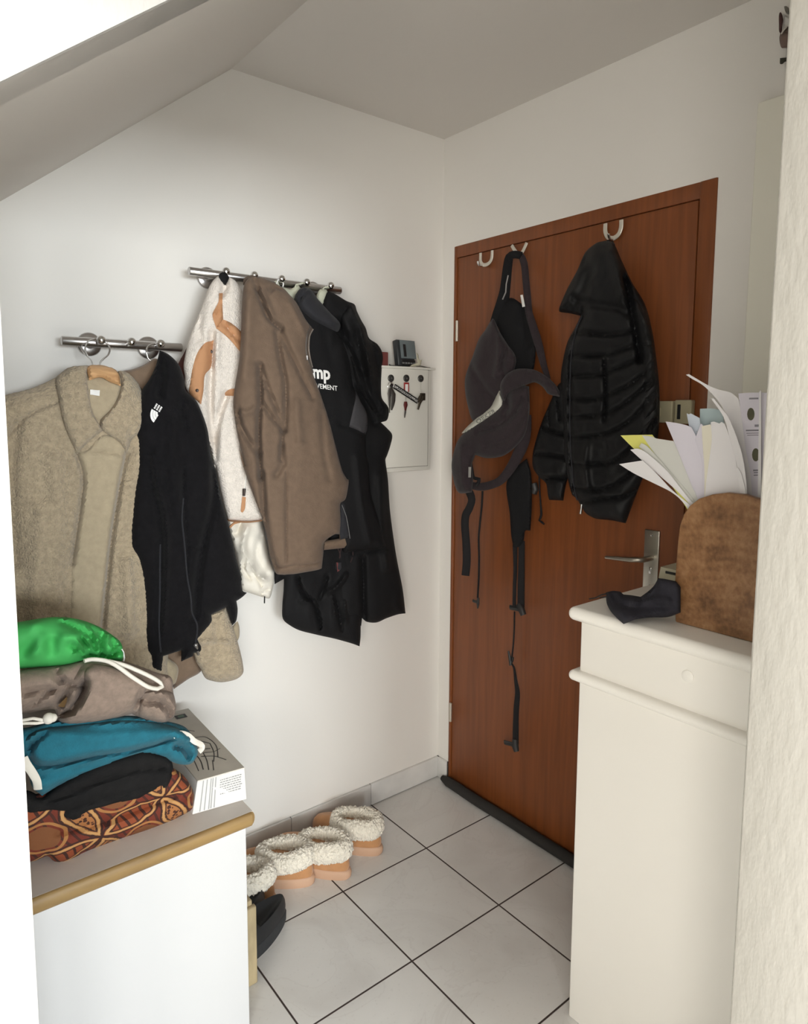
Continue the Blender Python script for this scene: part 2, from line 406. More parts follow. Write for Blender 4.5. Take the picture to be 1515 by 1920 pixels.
MB().box((-.0035, (py0+py1)/2+.004, pz0+.055), (-.007, (py0+py1)/2-.004, pz0+.075), bev=.002).out('lock_cylinder', M_chrome, pl)
lz = on(1218, 1050, X, -.03)[2]; ly = (py0+py1)/2
lv = MB(); tip = on(1136, 1045, X, -.055)
lv.tube([(0, ly, lz), (-.03, ly, lz), (-.045, ly+.002, lz), (-.053, ly+.012, lz), (-.056, ly+.03, lz*.72+tip[2]*.28), (-.056, (ly+tip[1])/2, (lz+tip[2])/2), (-.055, tip[1], tip[2])], [.0105, .0105, .0105, .0105, .0105, .0095, .006], 12, flat=((0, 0, 1), .75))
lv.out('door_lever', M_nick, D)
M_bei = mat('beige_metal', (.40, .36, .24), .45)
la = on(1231, 752, X, -.02); lb = on(1263, 793, X, -.02)
lk = MB().box((.002, la[1], lb[2]), (-.03, lb[1], la[2]), bev=.003)
lk.box((-.028, la[1]-.004, (la[2]+lb[2])/2-.012), (-.034, la[1]-.02, (la[2]+lb[2])/2+.012), bev=.002); lk.out('rim_latch', M_bei, D, label='beige box latch')
MB().lathe((-.018, la[1], (la[2]+lb[2])/2-.008), (0, 1, 0), [(0, .006), (.006, .006), (.008, .01), (.018, .01), (.021, .006)], 14).out('latch_knob', M_bei, D)
lc = on(1268, 750, X, -.02); ld = on(1297, 795, X, -.02)
MB().box((-.006, lc[1], ld[2]), (-.028, ld[1], lc[2]), bev=.003).out('latch_keep', M_bei, D)
MB().box((-.027, lc[1]-.009, ld[2]+.012), (-.0295, lc[1]-.018, lc[2]-.012), bev=.001).out('latch_slot', mat('slot_black', (.01, .01, .01), .8), D)
# draught excluder
de = MB(); a = on(843, 1474, X, -.022); R_ = .0185
pth = []
for i in range(30):
    t = i/29; pth.append((-.0235-.002*math.sin(t*9), -.055-.99*t, .0195+.0008*math.sin(t*23)))
de.tube(pth, [.010]+[.0185]*28+[.010], 16)
o = de.out('draught_excluder', mat('dark_felt', (.022, .02, .018), .95, bump=(400, .5))); tag(o, 'black draught excluder roll along the foot of the brown door', 'draught excluder')

# ------------------------------------------------------------------ light
def area(name, loc, to, w, h, power, col):
    l = bpy.data.lights.new(name, 'AREA'); l.shape = 'RECTANGLE'; l.size = w; l.size_y = h; l.energy = power; l.color = col
    o = bpy.data.objects.new(name, l); COL.objects.link(o); o.location = loc
    o.rotation_euler = (Vector(to)-Vector(loc)).to_track_quat('-Z', 'Y').to_euler(); return o
area('window_daylight', LIGHTS[0][0], LIGHTS[0][1], *LIGHTS[0][2:])
area('side_fill_light', LIGHTS[1][0], LIGHTS[1][1], *LIGHTS[1][2:])  # added fill lamp, no window of its own; lifts the right wall and corner
area('left_window_daylight', LIGHTS[2][0], LIGHTS[2][1], *LIGHTS[2][2:])
wd = bpy.data.worlds.new('daylight'); SC.world = wd; wd.use_nodes = True
wd.node_tree.nodes['Background'].inputs[0].default_value = (*WORLD[0], 1); wd.node_tree.nodes['Background'].inputs[1].default_value = WORLD[1]
SC.view_settings.view_transform = 'Standard'; SC.view_settings.look = 'None'; SC.view_settings.gamma = 1; SC.view_settings.use_curve_mapping = False
SC.view_settings.exposure = EXPO
SC.cycles.use_denoising = True
SC.cycles.max_bounces = 10; SC.cycles.diffuse_bounces = 6
# ------------------------------------------------------------------ coat rails
def rail(label, pa, pb, flanges, knobs):
    yb = -.072
    a = on(*pa, Y, yb); b = on(*pb, Y, yb); zc = (a[2]+b[2])/2; x0, x1 = a[0], b[0]
    t = thing('coat_rail', label, 'coat rail', ((x0+x1)/2, 0, zc), 'steel coat rails on the wall')
    r = .0115
    MB().tube([(x0, yb, zc), (x0+.001, yb, zc), (x1-.001, yb, zc), (x1, yb, zc)], [r*.92, r, r, r*.92], 18).out('bar', M_steel, t)
    for px in flanges:
        fx = on(px, pa[1], Y, -.01)[0]
        MB().lathe((fx, -.0005, zc), (0, -1, 0), [(0, .031), (.005, .031), (.008, .028), (.009, .012), (.062, .009)], 26).out('wall_flange', M_steel, t)
    for px, py in knobs:
        k = on(px, py, Y, -.112)
        s = MB().lathe((k[0], yb-.005, zc-.001), (0, -1, .12), [(0, .0065), (.034, .0065)], 14).out('peg', M_steel, t)
        MB().ball((k[0], -.112, zc+.004), .0115, 18).out('ball_end', M_chrome, s)
    return t
rail('short steel coat rail holding the beige coat and black fleece', (115, 637), (340, 653), (168, 279), ((190, 643), (247, 648), (301, 649)))
rail('long steel coat rail carrying the white and brown fleeces', (354, 508), (638, 545), (390, 588), ((424, 512), (477, 519), (528, 524), (575, 531), (620, 538)))
def hanger_hook(cx, cy, rr, ytop, drop, X0=None):
    """steel wire hook: circle round the rail, then a neck down; photo spots"""
    pts = []
    for i in range(22):
        a = math.radians(-50+i*(250/21)); pts.append((cx+rr*math.cos(a), cy-rr*math.sin(a)))
    return pts

# ------------------------------------------------------------------ fabrics
M_teddy = mat('beige_teddy_cloth', (.43, .345, .235), .95, bump=(210, 1.), var=.16, vscale=90, sheen=.25, dist=.006)
M_felt = mat('beige_felt_cloth', (.42, .345, .235), .95, bump=(420, .5), var=.07, vscale=60, sheen=.25)
M_taupe = mat('taupe_cloth', (.22, .15, .10), .95, bump=(300, .4), var=.08, vscale=40, sheen=.2)
M_fleeceblk = mat('black_fleece', (.0075, .007, .008), .95, bump=(330, .5), var=.2, vscale=70, sheen=.04, spec=.15)
M_blk = mat('black_shell_fabric', (.0065, .0063, .007), .8, bump=(260, .25), spec=.25)
M_charcoal = mat('charcoal_fabric', (.024, .024, .028), .85, bump=(260, .3), sheen=.05, spec=.25)
M_creamfl = mat('cream_fleece', (.80, .73, .66), .95, bump=(230, .9), var=.07, vscale=80, sheen=.2, dist=.005)
M_tan = mat('tan_trim', (.50, .255, .125), .8, bump=(300, .3), var=.06)
M_cotton = mat('offwhite_cotton', (.74, .70, .62), .85, bump=(60, .3), var=.05)
M_brownfl = mat('brown_fleece', (.148, .099, .067), .95, bump=(260, .5), var=.1, vscale=50, sheen=.06)
M_white = mat('white_print', (.85, .84, .82), .6)
M_metalgrey = mat('grey_zip_metal', (.35, .34, .33), .4, metal=.8)
M_hookwire = mat('hanger_wire', (.72, .71, .70), .2, metal=1.)
Z1 = lambda *p: zz(0, 580, .3168, p)
Z2 = lambda *p: zz(0, 1100, .33, p)
Z3 = lambda *p: zz(330, 480, .231, p)
Z4 = lambda *p: zz(400, 820, .264, p)
Z5 = lambda *p: zz(540, 520, .2112, p)
Zh = lambda *p: zz(560, 640, .2187, p)
Zg = lambda *p: zz(500, 980, .1848, p)
Zb = lambda *p: zz(220, 860, .2291, p)

# ---- beige coat on a wooden hanger
t = thing('coat', 'beige teddy coat with a wide collar on a wooden hanger', 'coat', on(183, 700, Y, -.14))
body_px = [(-75, 790), (-20, 752), (10, 741), (60, 728), (108, 706), (127, 692), (170, 690), (219, 697), (247, 710), (268, 745), (290, 800), (302, 900), (305, 1040), (312, 1160), (318, 1290), (240, 1320), (60, 1330), (-70, 1330), (-95, 1050)]
bc = Soft('body', body_px, Y, -.14, M_teddy, t, Tf=.062, Tb=.055, R=.075, step=.0042, wr=(.007, 9, 2.5), fuzz=(.0026, 120),
          folds=[(Z1((455, 870), (490, 1000), (478, 1150), (450, 1350), (430, 1500)), .006, -.010),
                 (Z1((742, 870), (705, 1050), (660, 1330), (630, 1600), (604, 1870)), .006, -.016),
                 (Z1((100, 700), (75, 850), (70, 1100), (90, 1500)), .018, -.012),
                 (Z1((40, 780), (120, 690), (250, 610), (340, 575)), .005, -.005),
                 (Z1((250, 1200), (240, 1500), (210, 1890)), .02, .010),
                 (Z1((330, 900), (340, 1200), (330, 1700)), .02, .008),
                 (Z1((740, 1500), (750, 1700), (760, 1890)), .016, .010),
                 (Z1((770, 750), (760, 900), (745, 1010)), .01, -.006)])
# smooth felt front panel between the two front edges
Soft('front_panel', Z1((458, 874), (520, 850), (600, 770), (690, 790), (738, 862), (703, 1050), (656, 1330), (626, 1600), (598, 1880), (420, 1890), (430, 1500), (452, 1350), (480, 1150), (492, 1000)), Y, -.14, M_felt, t, Tf=.006, Tb=.012, R=.012, base=bc, lift=.001, step=.006, wr=(.002, 9, 3),
     folds=[(Z1((545, 860), (640, 866), (730, 880)), .005, -.004)], label='smooth felt front panel')
inn = Soft('lining', Z1((500, 400), (600, 420), (700, 400), (706, 500), (660, 620), (592, 690), (545, 640), (520, 540)), Y, -.14, M_felt, t, Tf=.004, Tb=.01, R=.02, base=bc, lift=.0, step=.006, wr=(0, 1, 1), label='inside of the coat neck')
Soft('neck_label', Z1((530, 512), (585, 515), (583, 548), (530, 540)), Y, -.14, M_white, inn.o, Tf=.001, Tb=.002, R=.002, base=inn, lift=.006, step=.006, wr=(0, 1, 1), label='white sewn neck label')
Soft('collar', Z1((332, 430), (370, 385), (430, 355), (530, 345), (512, 430), (524, 540), (545, 640), (602, 745), (530, 800), (456, 876), (420, 800), (380, 700), (352, 570)), Y, -.14, M_teddy, t, Tf=.016, Tb=.012, R=.014, base=bc, lift=.008, step=.005, wr=(.003, 12, 8), fuzz=(.002, 120), folds=[(Z1((505, 400), (515, 520), (545, 650), (585, 735)), .004, .004)])
Soft('collar', Z1((690, 372), (740, 372), (800, 420), (840, 490), (850, 620), (826, 730), (770, 790), (742, 868), (690, 800), (604, 744), (588, 690), (650, 620), (696, 540), (712, 450)), Y, -.14, M_teddy, t, Tf=.016, Tb=.012, R=.014, base=bc, lift=.006, step=.005, wr=(.003, 12, 8), fuzz=(.002, 120), folds=[(Z1((716, 420), (700, 540), (650, 630), (600, 700)), .004, .004)])
# the hanger under it
hg = thing('coat_hanger', 'wooden hanger with a steel hook inside the beige coat', 'coat hanger', on(188, 690, Y, -.14), 'coat hangers')
hp = Soft('hanger_body', Z1((513, 395), (525, 350), (590, 338), (660, 360), (694, 410), (705, 490), (650, 470), (590, 440), (525, 462)), Y, -.14, M_paleb, hg, Tf=.012, Tb=.012, R=.006, base=bc, lift=.016, step=.006, wr=(0, 1, 1), corner=50)
w = []
yk = -.085
cyc = [on(a[0], a[1], Y, yk-.04*min(1, max(0, (a[1]-648)/40))) for a in spline([(206, 641), (199, 636), (184, 634.5), (172, 637), (162, 648), (161, 660), (165, 668)], 2, False)]
MB().tube(spline([on(165, 668, Y, -.1), on(160, 658, Y, -.098), on(161, 647, Y, -.097), on(168, 638, Y, -.097), on(180, 635, Y, -.097), on(192, 637, Y, -.098), on(202, 645, Y, -.1), on(206, 655, Y, -.105), on(203, 665, Y, -.112), on(195, 672, Y, -.125), on(188, 680, Y, -.145), on(187, 692, Y, -.172)], .004, False), .0022, 8).out('hanger_hook', M_hookwire, hg, label='steel wire hook')
MB().tube(spline([on(153, 650, Y, -.075), on(155, 659, Y, -.085), on(162, 667, Y, -.1), on(171, 676, Y, -.125), on(174, 687, Y, -.16)], .004, False), .0018, 8).out('hanger_wire', M_hookwire, hg)

# ---- taupe coat hanging behind the black fleece
t = thing('coat', 'taupe coat with pale fleece cuffs, mostly hidden behind the black fleece', 'coat', on(290, 700, Y, -.1))
tb = Soft('body', [(208, 720), (225, 698), (250, 692), (272, 683), (290, 672), (305, 680), (330, 710), (352, 790), (372, 950), (395, 1120), (400, 1200), (378, 1257), (352, 1274), (326, 1292), (310, 1250), (290, 1150), (262, 1000), (240, 850)], Y, -.10, M_taupe, t, Tf=.03, Tb=.035, R=.05, wr=(.004, 12, 4))
Soft('sleeve', Zb((600, 1050), (760, 1270), (890, 1215), (940, 1360), (985, 1500), (1020, 1640), (1033, 1740), (1010, 1780), (960, 1810), (860, 1830), (780, 1820), (720, 1795), (680, 1720), (640, 1650), (560, 1300)), Y, -.155, M_teddy, t, Tf=.035, Tb=.035, R=.045, wr=(.004, 14, 8), step=.0045, fuzz=(.002, 120), folds=[(Zb((690, 1500), (800, 1490), (900, 1500)), .008, .006), (Zb((800, 1300), (830, 1500)), .012, -.005)], label='pale teddy cuff')
Soft('sleeve', Zb((380, 1610), (525, 1565), (560, 1500), (420, 1400), (360, 1500), (375, 1740), (440, 1860), (480, 1830), (495, 1700)), Y, -.15, M_felt, t, Tf=.02, Tb=.02, R=.03, wr=(.003, 14, 8), label='pale cuff end')
Soft('lining', Zb((960, 1350), (985, 1330), (1000, 1380), (1000, 1450), (985, 1490), (960, 1480), (930, 1400)), Y, -.12, M_felt, t, Tf=.012, Tb=.012, R=.015, wr=(0, 1, 1))
hg2 = thing('coat_hanger', 'steel hanger hook of the taupe coat beside the black fleece', 'coat hanger', on(285, 665, Y, -.1), 'coat hangers')
MB().tube(spline([on(293, 645, Y, -.098), on(285, 645, Y, -.098), on(277, 650, Y, -.098), on(275, 660, Y, -.1), on(278, 672, Y, -.1), on(288, 680, Y, -.105), on(296, 690, Y, -.11)], .004, False), .0022, 8).out('hanger_hook', M_hookwire, hg2)

# ---- black fleece
t = thing('fleece_jacket', 'black fleece jacket with a white chest emblem hanging open', 'jacket', on(300, 660, Y, -.17))
L_ = Z1((945, 243), (1000, 268), (1060, 330), (1090, 410), (1100, 480), (1160, 540), (1200, 625), (1230, 720), (1250, 870), (1280, 960), (1310, 1120), (1360, 1300), (1400, 1480), (1432, 1600))+Zb((1015, 1000), (1025, 1080), (1060, 1098), (1020, 1135), (975, 1165), (985, 1240), (972, 1330), (940, 1365), (890, 1215), (768, 1275), (770, 1340), (660, 1475), (690, 1530), (690, 1580), (620, 1590), (620, 1615), (522, 1660), (523, 1568), (378, 1615), (370, 1745), (300, 1720), (270, 1690), (266, 1620), (232, 1560), (220, 1400), (225, 1300), (205, 1000), (160, 820), (110, 740), (100, 640), (110, 500), (140, 240), (165, 100))+Z1((815, 800), (803, 735), (825, 560), (840, 480), (880, 420), (920, 340))
fb = Soft('body', L_, Y, -.175, M_fleeceblk, t, Tf=.05, Tb=.03, R=.055, step=.006, wr=(.005, 12, 3),
          folds=[(Z1((950, 330), (960, 420), (945, 520)), .012, -.014),
                 (Z1((895, 860), (905, 1000), (950, 1300), (960, 1500), (950, 1890)), .011, -.010),
                 (Z1((905, 880), (930, 1050), (985, 1250), (985, 1600), (965, 1890)), .008, .010),
                 (Z1((1075, 570), (1085, 640), (1105, 710)), .008, -.008),
                 (Z1((1090, 950), (1085, 1100), (1110, 1400), (1105, 1550)), .006, -.006),
                 (Z1((1270, 950), (1260, 1150), (1200, 1400), (1165, 1620), (1160, 1800)), .012, -.014),
                 (Z1((1180, 560), (1220, 700), (1240, 850)), .014, .008),
                 (Z1((1010, 700), (1020, 900), (1050, 1200)), .014, .008),
                 (Z1((1110, 1400), (1160, 1410), (1210, 1400)), .005, -.005)])
zl = fb.line(Zb((540, 330), (530, 500), (550, 700), (570, 950), (600, 1120), (610, 1250), (650, 1340), (645, 1460), (635, 1500)), up=.002)
MB().tube(zl, .0025, 8).out('front_zip', M_charcoal, t)
MB().tube(fb.line(Zb((355, 700), (352, 900), (352, 1100), (345, 1350), (360, 1560)), up=.002), .0025, 8).out('front_zip', M_charcoal, t)
p0 = fb.at(*Zb((640, 1510))[0], .006); p1 = fb.at(*Zb((665, 1600))[0], .006)
MB().tube([p0, p0*.6+p1*.4, p1], [.0055, .004, .0035], 8).ball(p0, .006).out('zip_pull', M_metalgrey, t)
# emblem: quarter dome of three white bands beside three short lines
eo = Zh
def emblem(soft, parent):
    c = Z1((985, 600))[0]
    V = []; Fc = []
    def band(r0_, r1_, a0, a1):
        n = 10; k = len(V)
        for i in range(n+1):
            a = a0+(a1-a0)*i/n
            for r in (r0_, r1_):
                q = (r*math.cos(a), r*math.sin(a)); th = math.radians(-62)
                px = 300.5+q[0]*math.cos(th)*1.05+q[1]*math.sin(th)*.8; py = 781.5-(-q[0]*math.sin(th)+q[1]*math.cos(th))*1.0
                V.append(soft.at(px, py, .003))
        for i in range(n): Fc.append([k+2*i, k+2*i+1, k+2*i+3, k+2*i+2])
    for j in range(3): band(4.+j*5.4, 8.9+j*5.4, math.radians(93), math.radians(176))
    def bar(x0, x1, y0, y1):
        k = len(V)
        th = math.radians(-62)
        for q in ((x0, y0), (x1, y0), (x1, y1), (x0, y1)):
            V.append(soft.at(300.5+q[0]*math.cos(th)*1.05+q[1]*math.sin(th)*.8, 781.5-(-q[0]*math.sin(th)+q[1]*math.cos(th)), .003))
        Fc.append([k, k+1, k+2, k+3])
    for j in range(3):
        y0 = 1.+j*6.; x = 2.
        for wd_ in (3., 2.2, 3., 2.6): bar(x, x+wd_-.7, y0, y0+3.8); x += wd_
    return mesh('emblem', V, Fc, M_white, parent, False, label='white quarter-dome emblem with lettering')
emblem(fb, t)

# ---- dark red garment peeping out
t = thing('garment', 'dark maroon garment peeping out left of the cream fleece', 'garment', on(338, 690, Y, -.07))
Soft('cloth', [(351, 650), (345, 662), (336, 678), (331, 692), (338, 740), (360, 800), (380, 800), (380, 690), (366, 655)], Y, -.065, mat('maroon_cloth', (.075, .022, .016), .9, bump=(260, .4)), t, Tf=.015, Tb=.025, R=.03)

# ---- cream fleece
t = thing('fleece_jacket', 'cream teddy fleece jacket with tan trim under the long rail', 'jacket', on(424, 530, Y, -.12))
wo = Z3((345, 160), (300, 200), (260, 270), (230, 360), (195, 450), (150, 560), (110, 660), (80, 780), (62, 890), (72, 980), (75, 1060), (150, 1200), (210, 1400), (280, 1560), (320, 1750))+Z4((15, 200), (55, 400), (95, 560), (110, 590), (340, 592), (380, 560), (330, 300))+Z3((700, 1700), (640, 1300), (600, 900), (570, 500), (555, 330), (525, 265), (480, 200), (432, 172), (400, 235))
wf = Soft('body', wo, Y, -.11, M_creamfl, t, Tf=.045, Tb=.035, R=.055, step=.0045, wr=(.005, 11, 4), fuzz=(.0018, 110),
          folds=[(Z3((300, 640), (290, 900), (280, 1150), (300, 1500)), .01, -.018), (Z3((200, 400), (190, 600), (200, 680)), .012, -.008),
                 (Z3((410, 1130), (350, 1300), (320, 1520), (310, 1640)), .01, -.016), (Z3((330, 650), (320, 900)), .012, .008),
                 (Z3((400, 250), (385, 290), (372, 330)), .008, -.012)])
Soft('sleeve_band', Z3((306, 690), (235, 722), (178, 800), (140, 920), (120, 1040), (108, 1110), (150, 1155), (208, 1205), (228, 1090), (238, 975), (285, 905), (295, 800)), Y, -.11, M_tan, t, Tf=.004, Tb=.008, R=.006, base=wf, lift=.001, wr=(.001, 9, 9), label='tan sleeve band')
for q in ((288, 782), (178, 1094)):
    p = wf.at(*Z3(q)[0], .007); MB().lathe(p, wf.n, [(0, .0045), (.002, .004), (.003, .001)], 12).out('snap_button', mat('dark_snap', (.05, .035, .03), .4, metal=.5), t)
Soft('placket', Z3((352, 318), (380, 308), (378, 400), (384, 530), (352, 570), (332, 600), (316, 560), (300, 492), (328, 430), (348, 390)), Y, -.11, M_tan, t, Tf=.006, Tb=.012, R=.008, base=wf, lift=.004, wr=(.001, 9, 9), corner=40, folds=[(Z3((366, 340), (358, 420), (330, 520)), .004, -.004)], label='tan neck facing')
Soft('placket', Z3((326, 600), (352, 570), (384, 532), (440, 556), (500, 600), (560, 660), (560, 830), (500, 765), (450, 705), (395, 652)), Y, -.11, M_tan, t, Tf=.006, Tb=.012, R=.008, base=wf, lift=.004, wr=(.001, 9, 9), corner=40, folds=[(Z3((385, 560), (440, 625), (500, 690), (550, 720)), .005, -.006)], label='tan chest trim')
Soft('pocket_trim', Z3((398, 1112), (435, 1085), (500, 1075), (500, 1140), (400, 1134)), Y, -.11, M_tan, t, Tf=.004, Tb=.008, R=.005, base=wf, lift=.001, wr=(0, 1, 1), label='tan pocket trim')
MB().tube(wf.line(Z4((235, 200), (228, 280), (218, 350)), up=.001), .003, 8).out('pocket_zip', mat('cream_zip', (.8, .76, .7), .5), t)
MB().tube([wf.at(*Z4((217, 350))[0], .005), wf.at(*Z4((214, 400))[0], .005)], [.005, .004], 8).out('zip_pull', mat('dark_snap', (.05, .035, .03), .4, metal=.5), t)
Soft('pull_tab', Z4((203, 405), (228, 410), (222, 490), (205, 520), (193, 510)), Y, -.11, M_tan, t, Tf=.002, Tb=.003, R=.003, base=wf, lift=.003, wr=(0, 1, 1), label='tan leather pull tab')
Soft('hem_trim', Z4((98, 572), (160, 580), (250, 585), (345, 574), (345, 592), (250, 603), (160, 598), (104, 590)), Y, -.11, M_tan, t, Tf=.004, Tb=.006, R=.004, base=wf, lift=.010, wr=(0, 1, 1), label='tan hem binding')
sl = Soft('sleeve', Z4((90, 585), (345, 575), (380, 760), (405, 880), (432, 960), (428, 1040), (408, 1130), (395, 1145), (340, 1132), (260, 1105), (205, 1082), (190, 1000), (165, 850), (120, 680)), Y, -.092, M_cotton, t, Tf=.028, Tb=.03, R=.04, wr=(.009, 26, 12),
     folds=[(Z4((190, 610), (170, 680), (140, 690)), .008, -.012), (Z4((240, 650), (210, 780), (230, 860)), .01, .01), (Z4((225, 860), (215, 940), (265, 1010)), .006, -.01), (Z4((270, 900), (300, 970), (370, 1010)), .007, .01), (Z4((280, 960), (320, 1010), (340, 1050)), .005, -.008), (Z4((330, 700), (310, 850), (380, 960)), .01, -.006), (Z4((390, 1080), (350, 1100), (320, 1120)), .005, -.006)], label='off-white cotton sleeve lining')
MB().tube(sl.line(Z4((120, 640), (150, 612), (190, 600)), up=.003), .0035, 8).out('trim_cord', M_tan, t)
MB().tube([on(*Z4((364, 1130))[0], Y, -.13), on(*Z4((363, 1178))[0], Y, -.13)], .0018, 6).out('thread_end', M_blk, t)
lp = Soft('hang_loop', Z3((350, 150), (385, 130), (425, 160), (432, 178), (402, 236), (380, 225), (350, 190)), Y, -.122, M_blk, t, Tf=.006, Tb=.012, R=.012, wr=(0, 1, 1), label='black hanging loop')

# ---- black rain jacket, furthest right
t = thing('rain_jacket', 'black rain jacket with a puffy sleeve, nearest the key box', 'jacket', on(605, 560, Y, -.09))
ro = Z5((345, 120), (420, 150), (520, 210), (590, 240), (612, 300), (650, 380), (690, 450), (720, 540), (790, 590), (830, 650), (842, 720), (832, 800), (830, 1060), (892, 1160), (882, 1262), (825, 1288), (880, 1340), (925, 1400), (910, 1490), (880, 1580))+Z4((1222, 160), (1240, 300), (1255, 520), (1285, 750), (1310, 900), (1345, 1080), (1365, 1250), (1310, 1258), (1230, 1285), (1160, 1315), (1090, 1310), (1056, 1284), (1050, 1340), (900, 1250), (850, 1000), (830, 800), (800, 500))+Z5((400, 1500), (330, 1000), (300, 600), (290, 300))
rj = Soft('body', ro, Y, -.085, M_blk, t, Tf=.05, Tb=.05, R=.06, wr=(.008, 12, 4),
          folds=[(Z5((460, 420), (520, 560), (600, 700), (700, 1000), (800, 1180)), .012, -.02), (Z5((560, 300), (640, 450), (690, 700), (740, 900)), .014, .014), (Z5((520, 620), (600, 850), (700, 960)), .018, .014),
                 (Z5((640, 1000), (700, 1150), (760, 1290)), .012, -.016), (Z4((1180, 300), (1190, 600), (1230, 900)), .02, .012), (Z4((1060, 850), (1065, 1050), (1070, 1280)), .012, -.02), (Z5((720, 560), (770, 680), (800, 900)), .01, -.01), (Z4((980, 810), (1100, 805), (1220, 790)), .006, -.006)])
Soft('sleeve', Z5((560, 270), (620, 380), (700, 540), (780, 620), (825, 700), (825, 1060), (880, 1165), (870, 1250), (790, 1240), (700, 1120), (610, 960), (560, 760), (500, 560), (470, 400)), Y, -.085, M_blk, t, Tf=.02, Tb=.01, R=.03, base=rj, lift=.0, wr=(.006, 20, 10), folds=[(Z5((600, 500), (660, 800), (720, 1000)), .01, -.01), (Z5((700, 700), (740, 1000)), .01, .008)])
# ---- softshell
t = thing('softshell_jacket', 'black softshell jacket with white chest lettering beside the brown fleece', 'jacket', on(575, 550, Y, -.125))
so = Z5((60, 180), (100, 110), (150, 95), (215, 120), (262, 190), (380, 320), (455, 395), (468, 440), (440, 490), (520, 620), (560, 760), (575, 950), (640, 1080), (700, 1200), (706, 1330), (690, 1450), (700, 1600))+Zh((600, 1050), (620, 1300), (700, 1550), (740, 1700), (760, 1770), (600, 1790), (445, 1800), (380, 1800), (300, 1500), (150, 900), (50, 400))+Z5((30, 700), (20, 400))
ss = Soft('body', so, Y, -.125, M_blk, t, Tf=.05, Tb=.03, R=.055, wr=(.005, 10, 4),
          folds=[(Z5((330, 500), (380, 700), (440, 560)), .02, -.004), (Z5((500, 500), (560, 800), (590, 950)), .012, -.01), (Z5((450, 1300), (560, 1340), (660, 1400)), .006, -.005), (Zh((560, 800), (580, 1000), (620, 1300)), .008, -.008), (Zh((500, 1000), (540, 1400), (600, 1700)), .014, .008)])
Soft('hood', Z5((60, 182), (100, 112), (150, 97), (213, 122), (262, 192), (380, 322), (452, 397), (463, 440), (430, 490), (300, 440), (200, 380), (100, 280)), Y, -.125, M_charcoal, t, Tf=.02, Tb=.008, R=.025, base=ss, lift=.0, wr=(.004, 20, 10), folds=[(Z5((120, 210), (190, 170)), .006, -.006), (Z5((110, 250), (130, 180), (170, 120)), .006, -.008)], label='charcoal grey hood')
Soft('side_panel', Z5((577, 950), (600, 1050), (575, 1180), (540, 1330), (600, 1350), (685, 1392), (706, 1330), (692, 1200), (640, 1100)), Y, -.125, mat('grey_panel_fabric', (.045, .043, .047), .85, bump=(260, .3)), t, Tf=.004, Tb=.006, R=.006, base=ss, lift=.001, wr=(0, 1, 1), label='grey side panel')
letters('lettering', 'mp', ss, (587.5, 710.5), (25.5, 2.6), (-1.5, -33), M_white, t, bold=.035)
letters('lettering', 'VEMENT', ss, (594.5, 729.5), (10.3, 1.35), (-1.2, -12.5), M_white, t, bold=.012)
# ---- black trousers-like shell low behind
t = thing('shell_jacket', 'black padded jacket with a cord stopper, hem below the brown fleece', 'jacket', on(600, 1000, Y, -.08))
lo_ = Zg((90, 480), (300, 300), (560, 200), (800, 150), (900, 280), (940, 500), (960, 760), (955, 960), (952, 1170), (942, 1255), (870, 1228), (700, 1180), (520, 1140), (340, 1095), (240, 1045), (165, 975), (158, 850), (170, 700), (175, 570), (80, 625))
lj = Soft('body', lo_, Y, -.09, M_blk, t, Tf=.04, Tb=.04, R=.05, wr=(.007, 18, 6),
          folds=[(Zg((320, 560), (350, 680), (420, 760), (480, 800), (530, 950), (545, 1070)), .006, -.016), (Zg((610, 540), (590, 640), (540, 760)), .007, -.012), (Zg((640, 700), (720, 640), (800, 540)), .01, .012), (Zg((700, 760), (730, 900), (760, 1080)), .007, -.01), (Zg((670, 760), (690, 950)), .008, .008), (Zg((860, 600), (880, 760), (870, 900)), .007, -.01), (Zg((790, 800), (800, 1000)), .007, .007), (Zg((350, 790), (430, 800)), .008, .006)])
MB().tube(lj.line(Zg((690, 225), (735, 300), (745, 360)), up=.006), .002, 6).tube(lj.line(Zg((772, 215), (745, 300), (735, 370)), up=.007), .002, 6).tube(lj.line(Zg((870, 290), (868, 350), (845, 410)), up=.005), .0022, 6).out('drawcord', mat('dark_red_cord', (.028, .012, .012), .8), t)
c = lj.at(*Zg((725, 440))[0], .008)
MB().lathe(c+np.array([0, 0, .012]), (0, 0, -1), [(0, .006), (.002, .009), (.02, .010), (.026, .007)], 12).out('cord_stopper', M_charcoal, t)
Soft('tag', Zg((705, 410), (722, 415), (738, 490), (715, 505)), Y, -.09, mat('red_tag', (.12, .025, .025), .7), t, Tf=.002, Tb=.003, R=.003, base=lj, lift=.016, wr=(0, 1, 1), label='small red tag')

